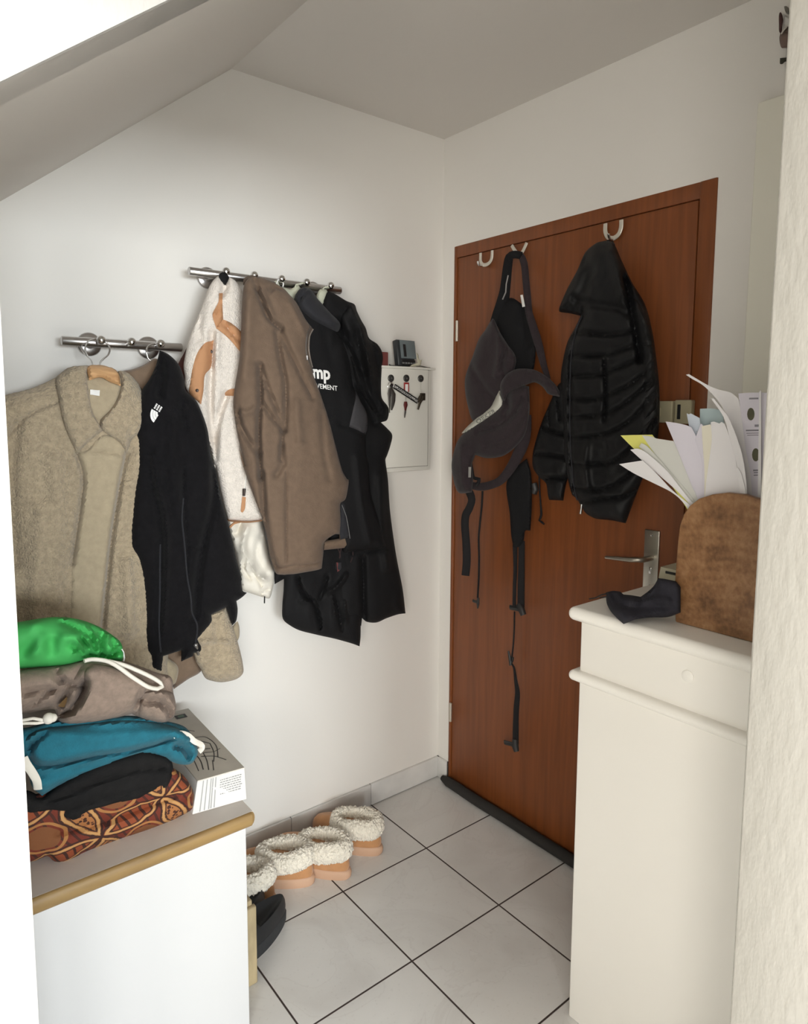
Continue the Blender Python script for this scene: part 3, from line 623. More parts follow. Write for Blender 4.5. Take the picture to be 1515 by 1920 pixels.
# ---- brown fleece in front of them
t = thing('fleece_jacket', 'brown fleece jacket with its collar pulled over a peg', 'jacket', on(478, 530, Y, -.16))
bo = Z3((560, 215), (590, 185), (640, 170), (760, 200), (870, 260), (920, 312), (980, 382), (1050, 512), (1112, 592), (1090, 640), (1082, 720), (1092, 820), (1112, 950), (1160, 1080), (1200, 1200), (1250, 1360), (1300, 1560), (1350, 1740), (1388, 1810))+Z4((900, 120), (930, 235), (960, 300), (955, 370), (938, 440), (902, 472), (905, 600), (898, 690), (860, 690), (788, 745), (782, 820), (770, 930), (740, 942), (640, 960), (560, 972), (455, 972), (432, 940), (400, 830), (380, 700), (340, 560), (280, 400), (210, 200), (180, 50))+Z3((560, 1700), (528, 1580), (490, 1400), (465, 1200), (480, 1050), (512, 850), (528, 620), (535, 420), (545, 280))
bf = Soft('body', bo, Y, -.165, M_brownfl, t, Tf=.06, Tb=.03, R=.06, step=.0055, wr=(.005, 12, 4),
          folds=[(Z3((665, 300), (700, 390), (740, 500), (800, 570), (860, 610)), .007, -.018), (Z3((640, 200), (660, 280)), .01, -.01), (Z3((770, 300), (800, 270), (860, 280)), .008, -.01), (Z3((700, 330), (750, 420), (790, 540)), .008, .008),
                 (Z3((850, 640), (940, 830), (1030, 1000), (1100, 1150)), .010, -.012), (Z3((820, 640), (850, 850), (890, 1050), (885, 1420)), .009, -.014), (Z3((700, 900), (740, 1050), (830, 1280), (870, 1420)), .007, -.010),
                 (Z3((680, 900), (690, 1150), (680, 1300), (675, 1450), (690, 1800)), .008, -.020), (Z3((510, 1260), (530, 1380), (600, 1500), (680, 1610)), .009, -.014), (Z3((690, 1210), (620, 1270), (540, 1280)), .010, .008),
                 (Z3((700, 1200), (780, 1310), (860, 1420), (850, 1650)), .007, -.012), (Z4((490, 60), (500, 180), (450, 260)), .010, -.010), (Z4((520, 240), (520, 500), (520, 860)), .005, -.006), (Z4((350, 250), (360, 500), (380, 750), (430, 900)), .010, -.016),
                 (Z4((440, 905), (600, 890), (770, 870)), .0035, -.005), (Z4((770, 680), (860, 665)), .003, -.003), (Z3((1180, 1300), (1200, 1600), (1240, 1800)), .012, -.006), (Z3((980, 1200), (1000, 1500)), .014, .008), (Z3((600, 400), (590, 700), (560, 1000)), .02, .010), (Z3((930, 420), (1000, 560), (1060, 680)), .01, .006)])
MB().tube(bf.line(Z3((1088, 585), (1062, 650), (1052, 760), (1062, 830), (1090, 900), (1108, 950)), up=.001), .0035, 8).out('front_zip', mat('dark_zip', (.08, .065, .055), .6), t)
MB().tube(bf.line(Z3((1112, 595), (1082, 660), (1076, 760), (1086, 830), (1108, 905)), up=.002), .0022, 8).out('zip_tape', mat('grey_zip_tape', (.24, .2, .17), .7), t)
p = bf.at(*Z3((1060, 825))[0], .005); MB().tube([p, p+np.array([0, -.002, -.012])], [.0045, .003], 8).out('zip_pull', M_metalgrey, t)
Soft('sleeve', Zh((355, 1395), (400, 1330), (425, 1250), (440, 1280), (412, 1380), (450, 1760), (445, 1765), (215, 1790), (205, 1715), (350, 1690), (345, 1590), (360, 1500)), Y, -.15, M_brownfl, t, Tf=.012, Tb=.012, R=.015, wr=(.002, 14, 8), corner=50, label='turned cuff of the far sleeve')
Soft('lining', Zh((360, 1400), (395, 1380), (425, 1540), (440, 1680), (360, 1700), (345, 1590), (360, 1500)), Y, -.165, M_charcoal, t, Tf=.006, Tb=.008, R=.01, wr=(0, 1, 1), label='dark lining with a zip edge')
MB().tube([on(*Zh(q)[0], Y, -.178) for q in ((372, 1405), (408, 1500), (425, 1590), (440, 1690))], .0014, 6).out('zip_tape', mat('dull_zip', (.12, .12, .12), .6), t)
Soft('hang_loop', Z3((553, 180), (600, 160), (640, 158), (660, 180), (600, 200), (560, 240), (545, 235)), Y, -.15, mat('brown_loop', (.10, .07, .05), .8), t, Tf=.005, Tb=.01, R=.01, wr=(0, 1, 1))
# pale garments showing between the collars, under the rail
t = thing('garment', 'pale green garment whose collar shows right of the brown fleece', 'garment', on(545, 555, Y, -.1), 'pale garments glimpsed under the long rail')
M_pale = mat('pale_green_cloth', (.55, .56, .44), .8, bump=(200, .3))
Soft('collar', Z3((800, 205), (830, 190), (842, 240), (900, 262), (930, 270), (960, 250), (985, 230), (1012, 265), (1000, 320), (970, 360), (960, 420), (900, 420), (850, 320)), Y, -.1, M_pale, t, Tf=.015, Tb=.015, R=.02, wr=(.002, 20, 20))
MB().tube([on(*Z3(q)[0], Y, -.112) for q in ((868, 250), (872, 225), (860, 195), (835, 185), (818, 215), (815, 240))], .002, 6).out('hang_loop', M_white, t)
MB().tube([on(*Z3(q)[0], Y, -.105) for q in ((965, 260), (975, 235), (1010, 225), (1060, 210))], .0028, 6).out('hang_loop', M_pale, t)
t = thing('garment', 'pale garment glimpsed between the charcoal hood and the rain jacket', 'garment', on(586, 560, Y, -.08), 'pale garments glimpsed under the long rail')
Soft('collar', Z3((1140, 330), (1160, 280), (1190, 265), (1225, 280), (1230, 320), (1200, 400), (1170, 400), (1145, 360)), Y, -.09, M_pale, t, Tf=.012, Tb=.012, R=.015, wr=(0, 1, 1))
MB().tube([on(*Z3(q)[0], Y, -.11) for q in ((1190, 275), (1200, 258), (1240, 250))], .0025, 6).out('hang_loop', M_pale, t)
# ------------------------------------------------------------------ things on the door
Z6 = lambda *p: zz(820, 400, .302, p)
Z6b = lambda *p: zz(820, 840, .323, p)
Z7 = lambda *p: zz(980, 390, .3178, p)
Z8 = lambda *p: zz(1060, 680, .3003, p)
M_hook = mat('pale_hook_metal', (.66, .62, .54), .35, metal=.3)
def door_hook(label, pts, w=.0062):
    P = [on(*p, X, -.006) for p in spline(pts, 1.2, False, 100)]
    t = thing('door_hook', label, 'hook', np.mean(P, 0), 'pale hooks on the door')
    MB().tube(P, w, 12, flat=((1, 0, 0), .35)).out('prongs', M_hook, t)
    low = max(pts, key=lambda p: p[1]); b = on(low[0], low[1]+2, X, -.004)
    MB().tube([b, b+np.array([-.016, 0, -.002]), b+np.array([-.022, 0, .004]), b+np.array([-.024, 0, .012])], [.004, .004, .004, .0045], 10).out('peg', M_chrome, t)
door_hook('empty U-shaped hook at the top hinge corner of the door', Z6((268, 246), (268, 295), (282, 318), (305, 318), (328, 300), (338, 270), (340, 230)))
door_hook('V-shaped hook holding the straps of the dark carrier', Z6((462, 200), (485, 235), (510, 262), (532, 232), (555, 182)))
door_hook('U-shaped hook holding the black puffer jacket', Z7((488, 92), (488, 140), (503, 172), (535, 178), (565, 155), (580, 115), (582, 70)), .0068)

# ---- baby carrier hanging by its straps
M_car = mat('dark_plum_canvas', (.031, .0225, .0255), .9, bump=(240, .5), var=.12, vscale=60, sheen=.1, spec=.25)
M_carin = mat('black_mesh_lining', (.012, .012, .013), .9, bump=(300, .5), spec=.2)
M_web = mat('black_webbing', (.014, .013, .014), .8, bump=(500, .4), spec=.25)
t = thing('baby_carrier', 'dark plum fabric baby carrier with loose straps on the door hook', 'baby carrier', on(960, 700, X, -.05))
V_ = -.055
cb = Soft('back_panel', Z6((340, 650), (300, 720), (258, 780), (218, 890), (175, 1010), (172, 1100), (190, 1200), (222, 1290), (300, 1330), (400, 1250), (440, 1110), (470, 1000), (490, 920), (478, 870), (440, 820), (385, 730), (352, 655)), X, V_, M_car, t, Tf=.045, Tb=.03, R=.05, wr=(.004, 14, 8),
          folds=[(Z6((370, 700), (385, 850), (360, 1000)), .012, .008), (Z6((210, 950), (300, 1100), (360, 1160)), .014, -.008), (Z6((420, 850), (400, 940), (420, 1020)), .01, -.008)])
Soft('lining', Z6((455, 525), (520, 560), (575, 610), (610, 760), (600, 960), (560, 1010), (430, 1010), (420, 900), (390, 740), (345, 655), (390, 570)), X, -.04, M_carin, t, Tf=.015, Tb=.02, R=.03, wr=(.004, 20, 10), folds=[(Z6((530, 620), (540, 800)), .02, -.008)], label='black inner side')
lw = Soft('front_panel', Z6((160, 1368), (215, 1315), (300, 1255), (380, 1195), (410, 1120), (440, 1080), (500, 1060), (570, 1075), (572, 1240), (545, 1370), (490, 1445), (410, 1505), (310, 1520), (235, 1500), (215, 1560), (222, 1640), (215, 1732), (130, 1732), (95, 1630), (90, 1540), (120, 1425)), X, -.075, M_car, t, Tf=.05, Tb=.03, R=.05, wr=(.004, 14, 8),
          folds=[(Z6((250, 1360), (380, 1320), (480, 1240), (530, 1150)), .008, -.010), (Z6((300, 1440), (420, 1400), (510, 1290), (550, 1180)), .010, -.006), (Z6((430, 1140), (440, 1200), (420, 1250)), .012, -.014), (Z6((150, 1450), (160, 1600), (170, 1700)), .014, .006)])
bd = Soft('printed_band', Z6((150, 1366), (185, 1325), (240, 1275), (330, 1200), (372, 1120), (388, 1068), (396, 1120), (410, 1188), (375, 1235), (270, 1315), (200, 1355)), X, -.082, mat('pale_band', (.58, .57, .50), .85, bump=(240, .3)), t, Tf=.03, Tb=.02, R=.028, wr=(.001, 9, 9), label='pale band with grey lettering')
letters('lettering', 'OEKER', bd, (895, 795), (11.2, -7.2), (-5.5, -9.), mat('band_print', (.25, .25, .22), .8), t, bold=.03)
Soft('flap', Z6((405, 1030), (440, 990), (500, 965), (588, 968), (640, 988), (700, 1030), (745, 1080), (775, 1142), (690, 1122), (655, 1078), (605, 1050), (560, 1062), (500, 1085), (440, 1120), (415, 1185), (395, 1130), (390, 1070)), X, -.10, M_car, t, Tf=.018, Tb=.018, R=.022, wr=(.002, 14, 8), corner=60)
# shoulder straps up to the hook
def strap(name, pts, w, val, m=M_web, th=.003, label=None, flat=(1, .25, 0), pr=t, step=.01):
    P = [on(px, py, X, val+(0 if len(q) < 3 else q[2])) for q in pts for px, py in [q[:2]]]
    P = list(spline(P, step, False))
    wn = w if not hasattr(w, '__len__') else list(np.interp(np.linspace(0, 1, len(P)), np.linspace(0, 1, len(w)), w))
    rr = wn if hasattr(wn, '__len__') else wn
    mx = max(rr) if hasattr(rr, '__len__') else rr
    return MB().tube(P, rr, 14, flat=((-.72, -.69, 0.), th/mx)).out(name, m, pr, label=label)
strap('shoulder_strap', Z6((520, 262), (480, 256), (448, 272), (436, 330), (425, 430), (412, 520), (385, 610), (350, 690)), [.012, .013, .015, .016, .017, .02, .02, .014], -.05, M_carin, .006)
strap('shoulder_strap', Z6((490, 256), (520, 265), (540, 320), (550, 420), (560, 520), (570, 620), (600, 720), (630, 820), (660, 940), (690, 1030)), [.009, .011, .011, .011, .011, .012, .013, .012, .010, .007], -.045, M_car, .006)
Soft('care_label', Z6((515, 508), (530, 505), (545, 578), (528, 582)), X, -.068, M_white, t, Tf=.001, Tb=.002, R=.002, wr=(0, 1, 1), label='white label on the strap')
MB().tube([on(*Z6(q)[0], X, -.072) for q in ((440, 385), (428, 440), (425, 490), (405, 535))], .0022, 8).out('strap_cord', mat('grey_cord', (.3, .29, .28), .7), t)
Soft('care_label', Z6((193, 1575), (210, 1575), (208, 1640), (192, 1640)), X, -.13, mat('grey_label', (.35, .34, .32), .7), t, Tf=.001, Tb=.002, R=.002, wr=(0, 1, 1))
# waist belt and hanging webbing
strap('waist_belt', Z6((215, 1690), (260, 1698), (320, 1690), (390, 1660), (450, 1590), (500, 1500), (540, 1400), (560, 1250)), [.013, .014, .014, .015, .017, .019, .018, .012], -.06, M_car, .008)
strap('webbing_strap', Z6((205, 1545), (215, 1600), (225, 1640), (260, 1650), (255, 1670), (240, 1690)), .006, -.07)
strap('webbing_strap', Z6b((185, 255), (200, 300), (185, 350), (165, 390), (160, 450), (168, 560), (170, 660), (163, 740)), [.014, .013, .014, .014, .014, .0145, .0145, .0145], -.05)
strap('buckle_strap', Z6b((262, 250), (258, 330), (248, 430), (240, 520), (242, 640), (240, 760), (234, 870)), .0035, -.035)
def buckle(pts, w, val=-.04, r=.007):
    P = [on(*q, X, val) for q in pts]
    return MB().tube(P, w, 8, flat=((-.72, -.69, 0.), .45)).out('buckle', M_blackpl, t)
buckle(Z6b((206, 886), (225, 893), (236, 890)), .0055); buckle(Z6b((238, 870), (236, 905), (234, 932)), [.004, .005, .002])
vs = Soft('webbing_panel', Z6b((400, 215), (440, 130), (520, 60), (545, 160), (548, 330), (540, 480), (510, 482), (500, 540), (470, 575), (440, 572), (428, 500), (420, 380)), X, -.04, M_carin, t, Tf=.016, Tb=.015, R=.025, wr=(.003, 20, 8))
strap('webbing_strap', Z6b((450, 560), (452, 700), (448, 800), (446, 920)), [.008, .0065, .006, .006], -.035)
strap('webbing_strap', Z6b((490, 540), (488, 700), (486, 820), (486, 935)), [.010, .0105, .0115, .012], -.035)
buckle(Z6b((422, 925), (450, 930), (470, 934)), .0085); buckle(Z6b((470, 905), (485, 930), (500, 970)), [.010, .012, .010])
strap('webbing_strap', Z6b((448, 950), (446, 1050), (440, 1150), (430, 1235)), .0028, -.03)
buckle(Z6b((412, 1178), (420, 1215), (428, 1262)), [.003, .005, .006], -.03); buckle(Z6b((440, 1215), (436, 1240), (424, 1255)), .003, -.03)
strap('webbing_strap', Z6b((430, 1250), (445, 1275), (455, 1350), (465, 1420), (458, 1520), (455, 1620), (455, 1720)), [.003, .005, .008, .0095, .0095, .0105, .0105], -.035)
buckle(Z6b((390, 1708), (415, 1715), (440, 1722)), .0085); buckle(Z6b((452, 1690), (452, 1730), (460, 1762)), [.010, .012, .009])
strap('buckle_strap', Z6b((590, 130), (594, 250), (600, 330), (603, 390), (592, 420), (620, 442)), [.0025, .0025, .0025, .003, .004, .003], -.02)
buckle(Z6b((560, 205), (570, 240), (560, 265)), .010, -.035)

# ---- black puffer
M_puf = mat('black_ripstop', (.006, .006, .0068), .58, bump=(180, .25), spec=.3)
t = thing('puffer_jacket', 'black quilted puffer jacket hanging from the door hook', 'jacket', on(1140, 500, X, -.08))
po = Z7((515, 195), (470, 197), (430, 210), (370, 262), (320, 372), (262, 480), (216, 588), (218, 612), (280, 622), (342, 636), (312, 700), (265, 790), (238, 900), (225, 1010), (240, 1300), (250, 1500), (290, 1690), (320, 1715), (345, 1760), (372, 1800), (430, 1832), (520, 1842), (608, 1860), (630, 1800), (652, 1740), (690, 1640), (722, 1560), (775, 1450), (800, 1330), (808, 1200), (806, 1050), (790, 900), (765, 730), (722, 570), (640, 430), (575, 290), (545, 222))
quilt = [((330, 740), (450, 755), (560, 752), (640, 735)), ((300, 875), (420, 878), (520, 865), (660, 815)), ((290, 990), (400, 995), (490, 975), (600, 930), (690, 890)), ((285, 1128), (400, 1130), (480, 1110), (600, 1060), (710, 980)), ((285, 1230), (400, 1225), (520, 1200), (640, 1120), (740, 1030)), ((290, 1350), (400, 1340), (510, 1320), (640, 1240), (770, 1100)), ((295, 1500), (420, 1500), (540, 1480), (660, 1380), (790, 1240)), ((310, 1640), (430, 1650), (560, 1610), (690, 1500), (790, 1380)), ((340, 1730), (460, 1700), (580, 1690), (660, 1660))]
pb_ = Soft('body', po, X, -.095, M_puf, t, Tf=.06, Tb=.05, R=.06, step=.0055, wr=(.005, 22, 22),
           folds=[(Z7(*q), .007, -.0085) for q in quilt]+[(Z7((352, 600), (350, 660), (320, 720), (290, 860), (284, 1000), (282, 1300), (300, 1600), (325, 1730)), .007, -.010),
                  (Z7((480, 900), (490, 1100), (480, 1250)), .006, -.010), (Z7((600, 420), (630, 560), (670, 760), (690, 900)), .010, -.020), (Z7((340, 280), (400, 380), (350, 500), (300, 590)), .02, -.012), (Z7((520, 290), (560, 420), (590, 520)), .018, .012), (Z7((300, 540), (420, 580), (560, 600), (620, 640)), .010, -.008),
                  (Z7((700, 640), (740, 800), (750, 960)), .02, .012), (Z7((380, 1400), (370, 1480), (385, 1620)), .012, .010)])
Soft('sleeve', Z7((235, 1020), (205, 1050), (160, 1150), (110, 1270), (70, 1400), (58, 1470), (62, 1535), (100, 1590), (138, 1625), (148, 1690), (156, 1722), (240, 1726), (250, 1660), (285, 1500), (290, 1300), (270, 1120)), X, -.075, M_puf, t, Tf=.04, Tb=.03, R=.045, wr=(.006, 22, 22),
     folds=[(Z7((120, 1300), (200, 1330), (280, 1340)), .008, -.012), (Z7((80, 1450), (180, 1460), (280, 1480)), .008, -.012), (Z7((110, 1600), (200, 1590), (270, 1600)), .008, -.012), (Z7((150, 1180), (160, 1290)), .006, -.008), (Z7((200, 1100), (220, 1250)), .006, -.008)])
Soft('sleeve', Z7((640, 520), (680, 560), (730, 680), (765, 820), (788, 960), (792, 1120), (770, 1280), (745, 1400), (690, 1390), (700, 1200), (710, 1000), (690, 820), (660, 660)), X, -.095, M_puf, t, Tf=.016, Tb=.01, R=.025, base=pb_, lift=-.004, wr=(.005, 22, 22),
     folds=[(Z7((680, 820), (780, 790)), .007, -.010), (Z7((700, 960), (790, 900)), .007, -.010), (Z7((700, 1120), (795, 1040)), .007, -.010), (Z7((690, 1280), (785, 1190)), .007, -.010)])
MB().tube(pb_.line(Z7((350, 640), (318, 720), (292, 860), (284, 1000), (282, 1300), (300, 1600), (322, 1720)), up=.004), .0024, 8).out('front_zip', M_charcoal, t)
p = pb_.at(*Z7((350, 1738))[0], .006)
MB().tube([p, p+np.array([-.001, 0, -.012]), p+np.array([0, .003, -.028])], [.004, .003, .004], 8).out('zip_pull', M_chrome, t, label='shiny zip pull')
MB().tube([pb_.at(*Z7((500, 200))[0], .0), on(*Z7((515, 190))[0], X, -.03), on(*Z7((530, 196))[0], X, -.03), pb_.at(*Z7((540, 225))[0], .0)], .002, 6).out('hang_loop', M_web, t)
# ------------------------------------------------------------------ low bench on the left
BY, BZ = -.58, .545
xr = on(478, 1525, Y, BY)[0]; xb = on(465, 1750, Y, BY+.012)[0]
t = thing('bench_cabinet', 'low white cabinet with a pine-edged top under the coats', 'cabinet', ((xr-2.0)/2, -.3, 0))
MB().box((-2.35, BY+.012, 0), (xb, -.03, BZ-.034), bev=.0015).out('body', M_whitelac, t)
M_greytop = mat('worn_grey_top', (.72, .67, .62), .6, var=.05, vscale=14)
tp = MB().box((-2.35, BY+.004, BZ-.034), (xr-.004, -.02, BZ)).out('top', M_greytop, t, smooth=False)
eb = MB(); prof = [(-.0, -.001), (.006, -.001), (.0095, -.006), (.0105, -.017), (.0095, -.028), (.006, -.033), (0, -.034)]
eb.tube([(-2.35, BY+.004, BZ-.017), (xr-.008, BY+.004, BZ-.017)], .0168, 16, flat=((0, 1, 0), .55))
eb.tube([(xr-.008, BY+.004, BZ-.017), (xr-.006, -.02, BZ-.017)], .0168, 16, flat=((1, 0, 0), .55))
eb.out('edge_strip', M_pine, t, label='rounded pine edge')

# ---- thick booklet box
t = None
zt = .597
A = on(458, 1441, Z, zt); B_ = on(370, 1466, Z, zt); Cc = on(345, 1322, Z, zt); wv = B_-A
A0, B0 = on(462, 1498, Z, BZ+.001), on(361, 1527, Z, BZ+.001)
dv = Cc-A; dv *= (.40/np.linalg.norm(dv)) if np.linalg.norm(dv) > .40 else 1
V = [A0, B0, B0+dv+np.array([.01, .012, 0]), A0+dv+np.array([0, .012, 0]), A, B_, B_+dv, A+dv]
V = np.array(V); V[2:4, 2] = BZ+.001
M_cover = mat('grey_cover', (.60, .565, .50), .5, var=.06, vscale=20)
M_paperw = mat('white_page', (.80, .79, .77), .6)
M_ink = mat('dark_ink', (.06, .06, .06), .6)
bk = thing('booklet', 'thick grey booklet with line drawings at the bench corner', 'book', V[:4].mean(0))
mb = MB().add(V, [[0, 1, 2, 3], [4, 7, 6, 5], [0, 4, 5, 1], [1, 5, 6, 2], [2, 6, 7, 3], [3, 7, 4, 0]])
mb.out('pages', M_paperw, bk, smooth=False)
up3 = np.cross(B_-A, dv); up3 /= np.linalg.norm(up3); up3 *= np.sign(up3[2])
cvr = MB().prism([A+up3*.001-dv*.004, B_+up3*.001-dv*.004, B_+dv+up3*.001, A+dv+up3*.001], up3*.0025).out('cover', M_cover, bk, smooth=False, label='grey cover')
def cov(u, v, h=.0042): return A+(B_-A)*u+dv*v+up3*h
ink = MB()
rs = random.Random(3)
def cline(pts, r=.0011): ink.tube([cov(*p) for p in spline(pts, .03, False)], r, 5, flat=((0, 0, 1), .3))
cline([(.45, .16), (.3, .27), (.22, .4), (.4, .47), (.68, .45), (.5, .36), (.3, .33)], .0014)
cline([(.3, .2), (.14, .36), (.2, .5), (.5, .53)], .0012)
cline([(.75, .1), (.66, .24), (.7, .4)], .0014); cline([(.85, .1), (.78, .24), (.74, .42)], .0012)
cline([(.66, .08), (.55, .2), (.5, .3)], .0014); cline([(.58, .06), (.45, .18)], .0012)
cline([(.2, .14), (.35, .22), (.6, .26)], .0012); cline([(.12, .3), (.3, .28), (.5, .3)], .001)
cline([(.3, .62), (.5, .68), (.68, .66), (.6, .6), (.4, .58)], .0011)
ink.out('line_drawing', M_ink, bk, label='dark line drawing on the cover')
lg = MB().prism([cov(.18, .86), cov(.44, .86), cov(.44, .92), cov(.18, .92)], up3*.0006).out('cover_logo', M_ink, bk, smooth=False)
MB().prism([cov(.24, .875, .005), cov(.38, .875, .005), cov(.38, .905, .005), cov(.24, .905, .005)], up3*.0005).out('logo_panel', mat('logo_green', (.12, .2, .14), .5), lg, smooth=False)
def fr_(u, v): return A*(1-u)*v+B_*u*v+A0*(1-u)*(1-v)+B0*u*(1-v)
nf = np.cross(B0-A0, A-A0); nf /= np.linalg.norm(nf); nf *= -np.sign(nf[1])
pr2 = MB()
for k in range(7):
    v0 = .82-k*.075; 
    u0 = .06+rs.random()*.04; 
    while u0 < .5:
        u1 = min(u0+rs.uniform(.02, .06), .52)
        pr2.prism([fr_(u0, v0)+nf*.0004, fr_(u1, v0)+nf*.0004, fr_(u1, v0+.03)+nf*.0004, fr_(u0, v0+.03)+nf*.0004], nf*.0003); u0 = u1+.012
pr2.out('fine_print', mat('grey_ink', (.32, .32, .32), .6), bk, smooth=False)
st = MB()
for u0 in (.60, .66, .70, .78, .86): st.prism([fr_(u0, .02)+nf*.0004, fr_(u0+.022, .02)+nf*.0004, fr_(u0+.022, .98)+nf*.0004, fr_(u0, .98)+nf*.0004], nf*.0003)
st.out('spine_stripes', mat('grey_stripe', (.42, .42, .42), .6), bk, smooth=False)

# ---- the pile of clothes
# printed cotton: two-tone leaves and fans on rust red
def print_material():
    m = mat('rust_print_cotton', (.2, .05, .02), .85, bump=(300, .3)); nt, N, L, b = nodes_of(m)
    tc = N.new('ShaderNodeTexCoord'); mp = N.new('ShaderNodeMapping'); mp.inputs['Rotation'].default_value = (math.radians(90), 0, 0)
    L.new(tc.outputs['Object'], mp.inputs[0]); sp = N.new('ShaderNodeSeparateXYZ'); L.new(mp.outputs[0], sp.inputs[0])
    wn = N.new('ShaderNodeTexNoise'); wn.inputs['Scale'].default_value = 9; L.new(tc.outputs['Object'], wn.inputs['Vector'])
    wob = mathn(nt, 'MULTIPLY', mathn(nt, 'SUBTRACT', wn.outputs['Fac'], .5), .3)
    S = 6.4
    u = mathn(nt, 'ADD', mathn(nt, 'MULTIPLY', mathn(nt, 'ADD', sp.outputs['X'], mathn(nt, 'MULTIPLY', sp.outputs['Y'], -.55)), S), wob)
    v = mathn(nt, 'ADD', mathn(nt, 'MULTIPLY', mathn(nt, 'ADD', sp.outputs['Y'], mathn(nt, 'MULTIPLY', sp.outputs['X'], .25)), S*1.25), wob)
    fu = mathn(nt, 'SUBTRACT', mathn(nt, 'FRACT', mathn(nt, 'ADD', u, 20.)), .5); fv = mathn(nt, 'SUBTRACT', mathn(nt, 'FRACT', mathn(nt, 'ADD', v, 20.)), .5)
    au = mathn(nt, 'ABSOLUTE', fu); av = mathn(nt, 'ABSOLUTE', fv)
    def dist(p, q): return mathn(nt, 'SQRT', mathn(nt, 'ADD', mathn(nt, 'POWER', p, 2.), mathn(nt, 'POWER', q, 2.)))
    iu, iv = mathn(nt, 'SUBTRACT', .5, au), mathn(nt, 'SUBTRACT', .5, av); ou, ov = mathn(nt, 'ADD', .5, au), mathn(nt, 'ADD', .5, av)
    d1 = dist(iu, iv); d = mathn(nt, 'MINIMUM', dist(ou, iv), dist(iu, ov))      # nearest and second nearest node
    def band(x, c, w): return mathn(nt, 'LESS_THAN', mathn(nt, 'ABSOLUTE', mathn(nt, 'SUBTRACT', x, c)), w)
    petal = mathn(nt, 'LESS_THAN', d, .70)
    stripes = mathn(nt, 'LESS_THAN', mathn(nt, 'FRACT', mathn(nt, 'MULTIPLY', u, 8.)), .3)
    vo = N.new('ShaderNodeTexVoronoi'); vo.inputs['Scale'].default_value = 110; L.new(tc.outputs['Object'], vo.inputs['Vector'])
    dots = mathn(nt, 'LESS_THAN', vo.outputs['Distance'], .42)
    red = mixc(nt, mathn(nt, 'MULTIPLY', stripes, .8), (.14, .021, .008), (.03, .009, .005))
    red = mixc(nt, band(d1, .26, .022), red, (.34, .15, .045)); red = mixc(nt, mathn(nt, 'LESS_THAN', d1, .2), red, (.17, .06, .018))
    gold = mixc(nt, dots, (.34, .135, .042), (.05, .014, .006))
    alt = mathn(nt, 'GREATER_THAN', mathn(nt, 'SUBTRACT', au, av), 0.)
    inner = mixc(nt, alt, gold, mixc(nt, stripes, (.23, .05, .015), (.04, .010, .005)))
    c = mixc(nt, petal, red, inner)
    c = mixc(nt, band(d, .657, .020), c, (.46, .25, .09)); c = mixc(nt, band(d, .70, .014), c, (.035, .010, .006)); c = mixc(nt, band(d, .617, .010), c, (.04, .012, .006))
    L.new(c, b.inputs['Base Color']); return m
pileY = -.49
up_n = CAM-np.array([-1.3, pileY, .62])
M_print = print_material()
t = thing('folded_cloth', 'folded rust red cotton with a gold leaf print, bottom of the pile', 'cloth', (-1.3, pileY, BZ), 'clothes piled on the low cabinet')
Soft('cloth', [(20, 1500), (60, 1490), (170, 1470), (300, 1455), (322, 1438), (345, 1455), (363, 1486), (361, 1517), (330, 1536), (281, 1556), (231, 1572), (165, 1596), (125, 1617), (102, 1615), (89, 1605), (66, 1614), (10, 1622), (-60, 1630), (-60, 1510)], Y, pileY, M_print, t, Tf=.035, Tb=.11, R=.03, Rb=.05, wr=(.003, 16, 16), folds=[([(110, 1560), (200, 1540), (330, 1490)], .008, -.008), ([(245, 1460), (260, 1500), (270, 1530)], .008, -.004), ([(345, 1500), (362, 1490)], .006, -.006)])
M_jersey = mat('black_jersey', (.0125, .012, .012), .95, bump=(330, .4), spec=.15, var=.15, vscale=50)
t = thing('folded_garment', 'folded black garment between the printed cotton and the teal fleece', 'garment', (-1.3, pileY, BZ+.06), 'clothes piled on the low cabinet')
Soft('cloth', [(-60, 1480), (52, 1482), (80, 1492), (109, 1470), (165, 1440), (231, 1415), (270, 1405), (317, 1420), (325, 1456), (313, 1480), (264, 1500), (205, 1514), (165, 1527), (142, 1543), (118, 1538), (100, 1526), (60, 1530), (-60, 1534)], Y, pileY-.01, M_jersey, t, Tf=.035, Tb=.10, R=.028, Rb=.05, wr=(.004, 20, 20),
     folds=[([(90, 1505), (150, 1480), (230, 1450), (310, 1440)], .006, -.006), ([(110, 1525), (180, 1500), (300, 1470)], .007, -.005), ([(265, 1497), (300, 1478)], .005, -.006)])
M_teal = mat('teal_fleece', (.009, .122, .172), .95, bump=(260, .6), var=.12, vscale=60, sheen=.05)
t = thing('folded_garment', 'folded teal fleece with white tape at both ends', 'garment', (-1.3, pileY, BZ+.12), 'clothes piled on the low cabinet')
te = Soft('cloth', [(-60, 1380), (50, 1364), (99, 1352), (165, 1348), (244, 1342), (300, 1350), (345, 1362), (365, 1388), (371, 1412), (358, 1432), (332, 1432), (305, 1420), (270, 1414), (231, 1425), (165, 1448), (109, 1474), (79, 1492), (60, 1475), (52, 1440), (-60, 1470)], Y, pileY-.02, M_teal, t, Tf=.045, Tb=.11, R=.035, Rb=.05, wr=(.004, 14, 14), step=.006,
          folds=[([(58, 1395), (60, 1420), (72, 1432), (110, 1432), (180, 1416), (240, 1408), (290, 1395), (318, 1386)], .006, -.016), ([(85, 1378), (70, 1390), (60, 1400)], .006, -.008), ([(100, 1362), (180, 1368), (260, 1362), (330, 1358)], .010, -.008), ([(70, 1455), (150, 1440), (230, 1420), (300, 1405)], .008, -.006), ([(328, 1398), (345, 1404), (352, 1418)], .007, -.020), ([(318, 1386), (345, 1395), (360, 1402)], .006, .008)])
